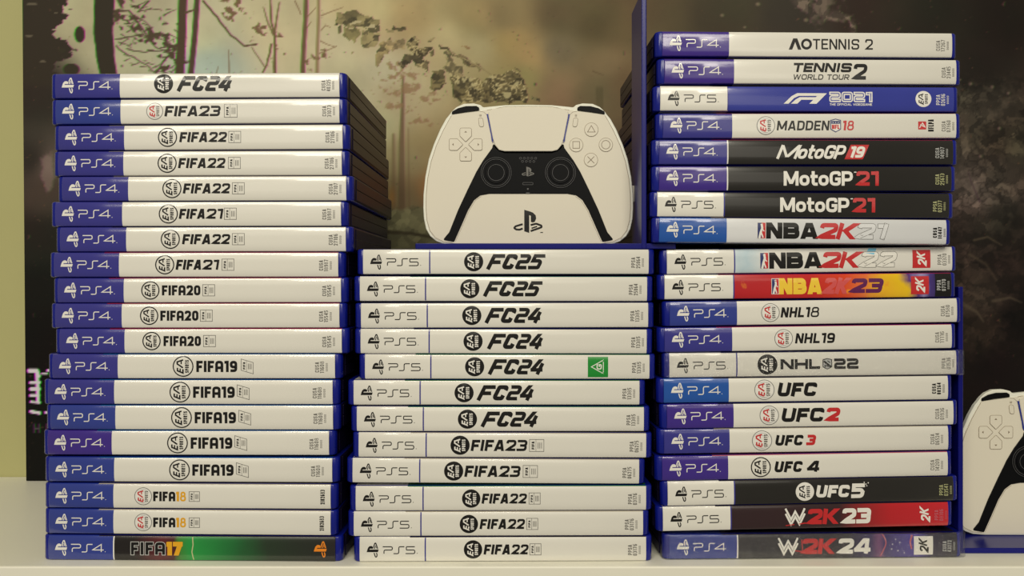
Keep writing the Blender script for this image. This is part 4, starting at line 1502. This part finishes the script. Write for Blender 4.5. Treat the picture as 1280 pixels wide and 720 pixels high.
    lay(seg([(1240, 376), (1262, 372), (1276, 378)], 4, 2, 2) * .45, (106, 94, 74))
    lay(seg([(1226, 252), (1216, 228), (1212, 215)], 2, 1, 2) * .5, (60, 40, 50))
    # rubble at the left edge
    lr = np.exp(-(((gx - 60) / 12) ** 2 + ((gy - 210) / 34) ** 2))
    lay(np.clip((lr * .6 + nn * .6 - .66) * 6, 0, 1) * .6, (140, 120, 108), .8)
    # lettering fragment at the lower left
    gl = np.zeros(gx.shape)
    for pl, ww in ((([(34, 463), (44, 463), (46, 470)]), 5), (([(36, 478), (47, 478)]), 4), (([(36, 486), (47, 486)]), 4), (([(36, 494), (46, 494)]), 4), (([(44, 464), (45, 500)]), 5),
                   (([(36, 502), (47, 503)]), 3), (([(36, 514), (47, 516)]), 4), (([(50, 467), (57, 467)]), 2), (([(57, 463), (61, 463)]), 3), (([(54, 515), (59, 515)]), 3)):
        gl = np.maximum(gl, seg(pl, ww, ww, 1))
    lay(gl, (206, 198, 198), 1.2)
    gl = np.zeros(gx.shape)
    for pl in ([(40, 530), (40, 540)], [(46, 530), (46, 540)], [(40, 535), (46, 535)], [(56, 530), (56, 540)], [(56, 530), (61, 530)], [(56, 535), (60, 535)], [(56, 540), (61, 540)]):
        gl = np.maximum(gl, seg(pl, 1.6, 1.6, 1))
    lay(gl * .8, (120, 108, 112), 1.6)
    return np.clip(rgb, 3, 250)


STEP = 1.5
XS = np.arange(30, 1420, STEP)
YS = np.arange(-90, 600.01, STEP)
GX, GY = np.meshgrid(XS, YS)
art = paint_poster(GX, GY)
POSTER_D = 0.652
SP = F / POSTER_D


def build_poster():
    root = empty('poster', (0, POSTER_D - 0.460, 0), 'large printed poster of bare trees and floating rocks leaning on the back wall', 'poster')
    ny, nx = GX.shape
    tilt = 0.010
    vx = (GX - 640) / SP + (GY - 300) * 0.0000085
    vz = EYE + (HOR - GY) / SP
    vz = vz - vz.min() + 0.0006
    vy = -0.0012 + vz * 0.008
    co = np.stack([vx, vy, vz], -1).reshape(-1, 3)
    me = bpy.data.meshes.new('printed_sheet')
    idx = np.arange(ny * nx).reshape(ny, nx)
    a, b, c, d = idx[1:, :-1].ravel(), idx[1:, 1:].ravel(), idx[:-1, 1:].ravel(), idx[:-1, :-1].ravel()
    quads = np.stack([a, b, c, d], -1)
    nf = len(quads)
    me.vertices.add(len(co))
    me.vertices.foreach_set('co', co.ravel())
    me.loops.add(nf * 4)
    me.loops.foreach_set('vertex_index', quads.ravel().astype(np.int32))
    me.polygons.add(nf)
    me.polygons.foreach_set('loop_start', np.arange(0, nf * 4, 4, dtype=np.int32))
    me.update(calc_edges=True)
    s = art.reshape(-1, 3) / 255.0
    lin = np.where(s <= .04045, s / 12.92, ((s + .055) / 1.055) ** 2.4)
    lin = np.clip(lin ** 1.12 * POSTER_GAIN, 0, 1)
    at = me.color_attributes.new('print', 'FLOAT_COLOR', 'POINT')
    at.data.foreach_set('color', np.concatenate([lin, np.ones((len(lin), 1))], 1).ravel())
    m = bpy.data.materials.new('poster_print')
    m.use_nodes = True
    nt = m.node_tree
    bs = nt.nodes['Principled BSDF']
    bs.inputs['Roughness'].default_value = .55
    bs.inputs['Specular IOR Level'].default_value = .15
    an = nt.nodes.new('ShaderNodeAttribute')
    an.attribute_name = 'print'
    nt.links.new(an.outputs['Color'], bs.inputs['Base Color'])
    me.materials.append(m)
    o = bpy.data.objects.new('printed_sheet', me)
    C.objects.link(o)
    o.parent = root
    # stiff backing board behind the sheet
    x0, x1 = float(vx.min()), float(vx.max())
    zt = float(vz.max())
    dx = (vx[-1, 0] - vx[0, 0])
    v = []
    for (yy, e) in ((0.0004, 0), (0.003, 0)):
        v += [(vx[-1, 0], vy.min() + yy, 0.0002), (vx[-1, -1], vy.min() + yy, 0.0002), (vx[0, -1], vy.max() + yy, zt), (vx[0, 0], vy.max() + yy, zt)]
    f = [(3, 2, 1, 0), (4, 5, 6, 7), (0, 1, 5, 4), (1, 2, 6, 5), (2, 3, 7, 6), (3, 0, 4, 7)]
    link_mesh('backing_board', v, f, [mat('board_edge', (40, 36, 32), .6)], root)
    return root


POSTER_GAIN = np.array([1.20, 1.25, 1.46])
build_poster()


# ------------------------------------------------------------------ stacks of cases
place_stack(LEFT, 0.4625, 0.4595, 'game cases in the left stack', line=(18,))
place_stack(MID, 0.4590, 0.4605, 'game cases in the middle stack')
tl, tr = place_stack(RLO, 0.4630, 0.4670, 'game cases in the lower part of the right stack', wraps=(4, 11), line=(11,))
MID_TOP = EYE + (HOR - 312.4) / (F / .460) + .35 * MM

# ------------------------------------------------------------------ bookends with a game controller panel
M_BOOK = mat('bookend_blue_plastic', (14, 18, 112), 0.28, 0.3, var=0.05, scale=30)
M_PANEL = mat('controller_white', (226, 220, 204), 0.42, 0.4, var=0.015, scale=20)
M_PANELEDGE = mat('controller_border', (236, 236, 224), 0.4, 0.4, var=0.01)
M_DARK = mat('controller_black', (11, 12, 15), 0.45, 0.12, var=0.06)
M_LINE = mat('controller_line', (128, 112, 92), 0.45)
M_LINED = mat('controller_dark_line', (92, 92, 94), 0.45)
M_LIGHTBAR = mat('controller_light_blue', (30, 44, 140), 0.3)


def extrude(name, pts, y0, y1, m, parent, bev=0.0, s=1.0):
    """Solid plate from an outline in (x, z); front face at y0."""
    n = len(pts)
    v = [(p[0] * s, y1, p[1] * s) for p in pts] + [(p[0] * s, y0 + bev, p[1] * s) for p in pts]
    q = inset(pts, bev / s) if bev else pts
    v += [(p[0] * s, y0, p[1] * s) for p in q]
    f = []
    for k in range(2):
        for i in range(n):
            j = (i + 1) % n
            f.append((k * n + j, k * n + i, (k + 1) * n + i, (k + 1) * n + j))
    f.append(tuple(range(n)))
    f.append(tuple(2 * n + i for i in reversed(range(n))))
    return link_mesh(name, v, f, [m], parent)


def ccw(pts):
    a = sum(pts[i][0] * pts[(i + 1) % len(pts)][1] - pts[(i + 1) % len(pts)][0] * pts[i][1] for i in range(len(pts)))
    return pts if a > 0 else list(reversed(pts))


def build_controller(parent, s):
    """Controller-shaped panel: local origin at its bottom middle, s = metres per crop pixel (3.6 per frame pixel)."""
    cx, by = 505.0, 698.0

    def q(x, y):
        return (x - cx, by - y)

    def mir(half, close_center=True):
        L = [q(*p) for p in half]
        return L, [(-p[0], p[1]) for p in reversed(L)]
    half = [(505, 66), (400, 68), (330, 75), (302, 78), (290, 67), (260, 60), (215, 62), (182, 77), (160, 98), (150, 112), (135, 130), (110, 175), (80, 245), (58, 310),
            (42, 390), (34, 470), (33, 530), (36, 580), (46, 625), (64, 657), (92, 680), (128, 693), (180, 697), (505, 698)]
    L, R = mir(half)
    outline = round_poly([(p[0], p[1], 14) for p in (L + R[1:-1])], True)
    panel = extrude('controller_panel', ccw(outline), 0.0, .0030, M_PANELEDGE, parent, bev=.0004, s=s)
    Y1 = -.0004
    # face inside the border
    face = [(505, 76), (400, 78), (330, 88), (300, 94), (162, 112), (145, 140), (120, 185), (90, 250), (67, 320), (51, 400), (44, 470), (43, 530), (47, 585), (60, 633), (86, 668), (125, 686),
            (180, 690), (505, 690)]
    L, R = mir(face)
    body = extrude('front_face', ccw(round_poly([(p[0], p[1], 10) for p in (L + R[1:-1])], True)), Y1, .0002, M_PANEL, panel, bev=.0001, s=s)
    # black centre frame and handles
    fr = [(505, 284), (400, 284), (375, 276), (358, 262), (348, 240), (343, 262), (302, 318), (272, 368), (232, 450), (190, 540), (150, 640), (122, 674), (172, 683), (200, 620), (235, 540), (262, 495),
          (290, 474), (330, 467), (505, 467)]
    L, R = mir(fr)
    extrude('black_frame', ccw(round_poly([(p[0], p[1], 6) for p in (L + R[1:-1])], True)), Y1 - .0006, Y1 + .0001, M_DARK, panel, bev=.0002, s=s)
    # touch pad
    tp = [(505, 80), (400, 81), (345, 86), (326, 100), (326, 118), (346, 220), (356, 250), (374, 271), (398, 277), (505, 277)]
    L, R = mir(tp)
    extrude('touchpad', ccw(round_poly([(p[0], p[1], 8) for p in (L + R[1:-1])], True)), Y1 - .0009, Y1 + .0001, M_PANEL, panel, bev=.0003, s=s)
    # shoulder buttons
    for sg in (1, -1):
        sh = [q(*p) for p in [(161, 111), (163, 98), (190, 83), (225, 74), (272, 73), (284, 80), (285, 93), (220, 101)]]
        sh = [(p[0] * sg, p[1]) for p in sh]
        extrude('shoulder_button', ccw(round_poly([(p[0], p[1], 4) for p in sh], True)), Y1 - .0005, Y1 + .0001, M_DARK, panel, bev=.0002, s=s)
        lb = [q(*p) for p in [(318, 110), (325, 110), (347, 215), (347, 240), (341, 230), (338, 205)]]
        lb = [(p[0] * sg, p[1]) for p in lb]
        extrude('light_strip', ccw(lb), Y1 - .0006, Y1 + .0001, M_LIGHTBAR, panel, s=s)

    def surf(base):
        return lambda u, v, lift: (u, base - lift, v)

    def ink(base):
        return Ink(1.0 / s, surf(base), eps=.00005, step=.000003)
    # thin contour line
    k = ink(Y1)
    for sg in (1, -1):
        pts = [q(*p) for p in [(160, 116), (145, 142), (121, 187), (92, 252), (69, 322), (53, 400), (47, 470), (46, 530), (50, 585), (63, 632), (88, 664), (125, 682), (165, 686)]]
        k.stroke([(p[0] * sg, p[1]) for p in pts], 1.7, M_LINE, sub=20)
        pts = [q(*p) for p in [(285, 96), (305, 100), (318, 112)]]
        k.stroke([(p[0] * sg, p[1]) for p in pts], 1.4, M_LINE, sub=20)
        pts = [q(*p) for p in [(178, 682), (206, 620), (241, 540), (268, 497), (294, 479)]]
        k.stroke([(p[0] * sg, p[1]) for p in pts], 1.2, M_LINE, sub=20)
    k.stroke([q(*p) for p in [(320, 92), (400, 76), (505, 74), (610, 76), (690, 92)]], 1.5, M_LINE, sub=20)
    k.build('contour_line', panel)
    # sticks
    for x in (361, 649):
        k = ink(0.0)
        v, f = [], []
        X, Z = q(x, 373)
        base = Y1 - .0006
        prof = [(70, 0), (68, .0003), (60, .0003), (57, .0001), (50, .0001), (48, .0006), (37, .0006), (34, .0003), (0.01, .0003)]
        seg_ = 36
        for r_, hh in prof:
            for i in range(seg_):
                a = 2 * math.pi * i / seg_
                v.append(((X + r_ * math.cos(a)) * s, base - hh, (Z + r_ * math.sin(a)) * s))
        for j in range(len(prof) - 1):
            for i in range(seg_):
                i2 = (i + 1) % seg_
                f.append((j * seg_ + i2, j * seg_ + i, (j + 1) * seg_ + i, (j + 1) * seg_ + i2))
        st = link_mesh('thumbstick', v, f, [M_DARK], panel)
        k = ink(base - .0006)
        for r_, ww in ((68, 1.3), (60, 1.3), (36, 1.5)):
            k.ring(X, Z, r_, ww, M_LINED, 40)
        kk = k.build('ring_line', panel)
    # direction pad: four petals
    X, Z = q(224, 246)
    for a in range(4):
        ca, sa = math.cos(a * math.pi / 2), math.sin(a * math.pi / 2)
        rt = lambda p: (X + p[0] * ca - p[1] * sa, Z + p[0] * sa + p[1] * ca)
        pts = [(-26, 74, 9), (26, 74, 9), (26, 38, 8), (0, 12, 4), (-26, 38, 8)]
        rp = round_poly(pts, True)
        rp = ccw([rt(p) for p in rp])
        pet = extrude('direction_button', rp, Y1 - .0003, Y1 + .0001, M_PANEL, panel, bev=.0001, s=s)
        k = ink(Y1 - .0003)
        k.stroke(rp, 1.6, M_LINE, True, sub=20)
        k.poly([rt(p) for p in ((-6, 54), (6, 54), (0, 61))], M_LINE)
        k.build('button_outline', panel)
    # face buttons
    for (x, y, kind) in ((788, 179, 't'), (853, 247, 'o'), (786, 315, 'x'), (720, 248, 's')):
        X, Z = q(x, y)
        v = [(X + 31 * math.cos(2 * math.pi * i / 32), Z + 31 * math.sin(2 * math.pi * i / 32)) for i in range(32)]
        extrude('face_button', ccw(v), Y1 - .0003, Y1 + .0001, M_PANEL, panel, bev=.0001, s=s)
        k = ink(Y1 - .0003)
        k.ring(X, Z, 30.5, 1.5, M_LINE, 36)
        if kind == 't':
            k.stroke([(X, Z + 18), (X - 17, Z - 11), (X + 17, Z - 11)], 2.6, M_LINE, True, sub=30)
        elif kind == 'o':
            k.ring(X, Z, 19, 2.6, M_LINE, 28)
        elif kind == 'x':
            k.stroke([(X - 15, Z - 15), (X + 15, Z + 15)], 2.8, M_LINE, sub=60)
            k.stroke([(X - 15, Z + 15), (X + 15, Z - 15)], 2.8, M_LINE, sub=60)
        else:
            k.stroke([(X - 15, Z - 15), (X + 15, Z - 15), (X + 15, Z + 15), (X - 15, Z + 15)], 2.6, M_LINE, True, sub=40)
        k.build('button_symbol', panel)
    # small capsules beside the pad
    for x, sg in ((293, -1), (716, 1)):
        X, Z = q(x, 146)
        t = .12 * sg
        pts = [(-10, -20, 10), (10, -20, 10), (10, 20, 10), (-10, 20, 10)]
        rp = [(X + p[0] + p[1] * t, Z + p[1]) for p in round_poly(pts, True)]
        extrude('menu_button', ccw(rp), Y1 - .0003, Y1 + .0001, M_PANEL, panel, bev=.0001, s=s)
        k = ink(Y1 - .0003)
        k.stroke(rp, 1.4, M_LINE, True, sub=20)
        for d in (-3, 0, 3):
            k.stroke([(X - 5 + sg * 3, Z + 31 + d), (X + 5 + sg * 3, Z + 31 + d)], 1.0, M_LINE)
        k.build('button_outline', panel)
    # speaker holes, small emblem, mute bar on the black frame
    k = ink(Y1 - .0006)
    for i in range(5):
        X, Z = q(470 + 17 * i, 308)
        k.ring(X, Z, 4.6, 1.2, M_LINED, 14)
    for i in range(4):
        X, Z = q(479 + 17 * i, 322)
        k.ring(X, Z, 4.6, 1.2, M_LINED, 14)
    k.build('speaker_holes', panel)
    k = ink(Y1 - .0006)
    X, Z = q(503, 368)
    platform_symbol(k, X, Z, 44, M_GREY, True)
    X, Z = q(503, 422)
    k.stroke([(X - 23, Z - 5, 4), (X + 23, Z - 5, 4), (X + 23, Z + 5, 4), (X - 23, Z + 5, 4)], 1.4, M_LINED, True, sub=30)
    X, Z = q(503, 446)
    k.disc(X, Z, 4, M_LINED, seg=12, rings=1)
    k.rect(X - 8, Z - 20, X + 8, Z - 16, M_LINED, 1)
    k.build('small_emblem', panel)
    k = ink(Y1)
    X, Z = q(503, 591)
    platform_symbol(k, X, Z, 104, M_BLACK, True)
    k.rect(X + 56, Z - 52, X + 68, Z - 48, M_BLACK, 1)
    k.build('large_emblem', panel)
    return panel


def build_bookend(x_panel, side, z0, y_front, zh, base_x0, base_x1, ctrl_cx, ctrl_y, s, label, tall_depth):
    """side: +1 when the upright stands right of the controller, -1 when left of it."""
    root = empty('bookend', (x_panel, y_front, z0), label, 'bookend', 'controller bookends holding the cases')
    th = .0030
    a, b = (0, th)
    slab('upright_panel', a, b, 0, tall_depth, 0, zh, M_BOOK, root, bev=.0005)
    slab('base_plate', base_x0 - x_panel, base_x1 - x_panel, .0004, tall_depth + .004, 0, .0032, M_BOOK, root, bev=.0004)
    p = build_controller(root, s)
    p.location = (ctrl_cx - x_panel, ctrl_y - y_front, .0033)
    # clip that joins the controller panel to the upright
    xe = (0 if side > 0 else th)
    xi = xe - side * .0105
    slab('joining_clip', min(xi, xe), max(xi, xe), ctrl_y - y_front + .0031, ctrl_y - y_front + .0052, .030, .040, M_PANEL, root, bev=.0004)
    return root


SC1 = .486 / F / 3.6
top_mid = MID_TOP
bz = max(top_mid, tl) + .0002
build_bookend(.0750, 1, bz, .0022, .1495, -.0560, .0950, (660.3 - 640) * .486 / F, .0255, SC1,
              'blue bookend with white controller panel standing on the middle stack', .0385)
build_bookend(.2650, -1, 0.0001, .0140, .1585, .2650, .4100, .2690 + .0690 * 1.055, .0385, SC1 * 1.055,
              'blue bookend with white controller panel on the shelf, cut by the right edge', .040)
place_stack(RUP, 0.4570, 0.4600, 'game cases in the upper part of the right stack', floor=(bz + .0034, max(tr, bz) + .0004), line=(4, 5), roll_floor=False)
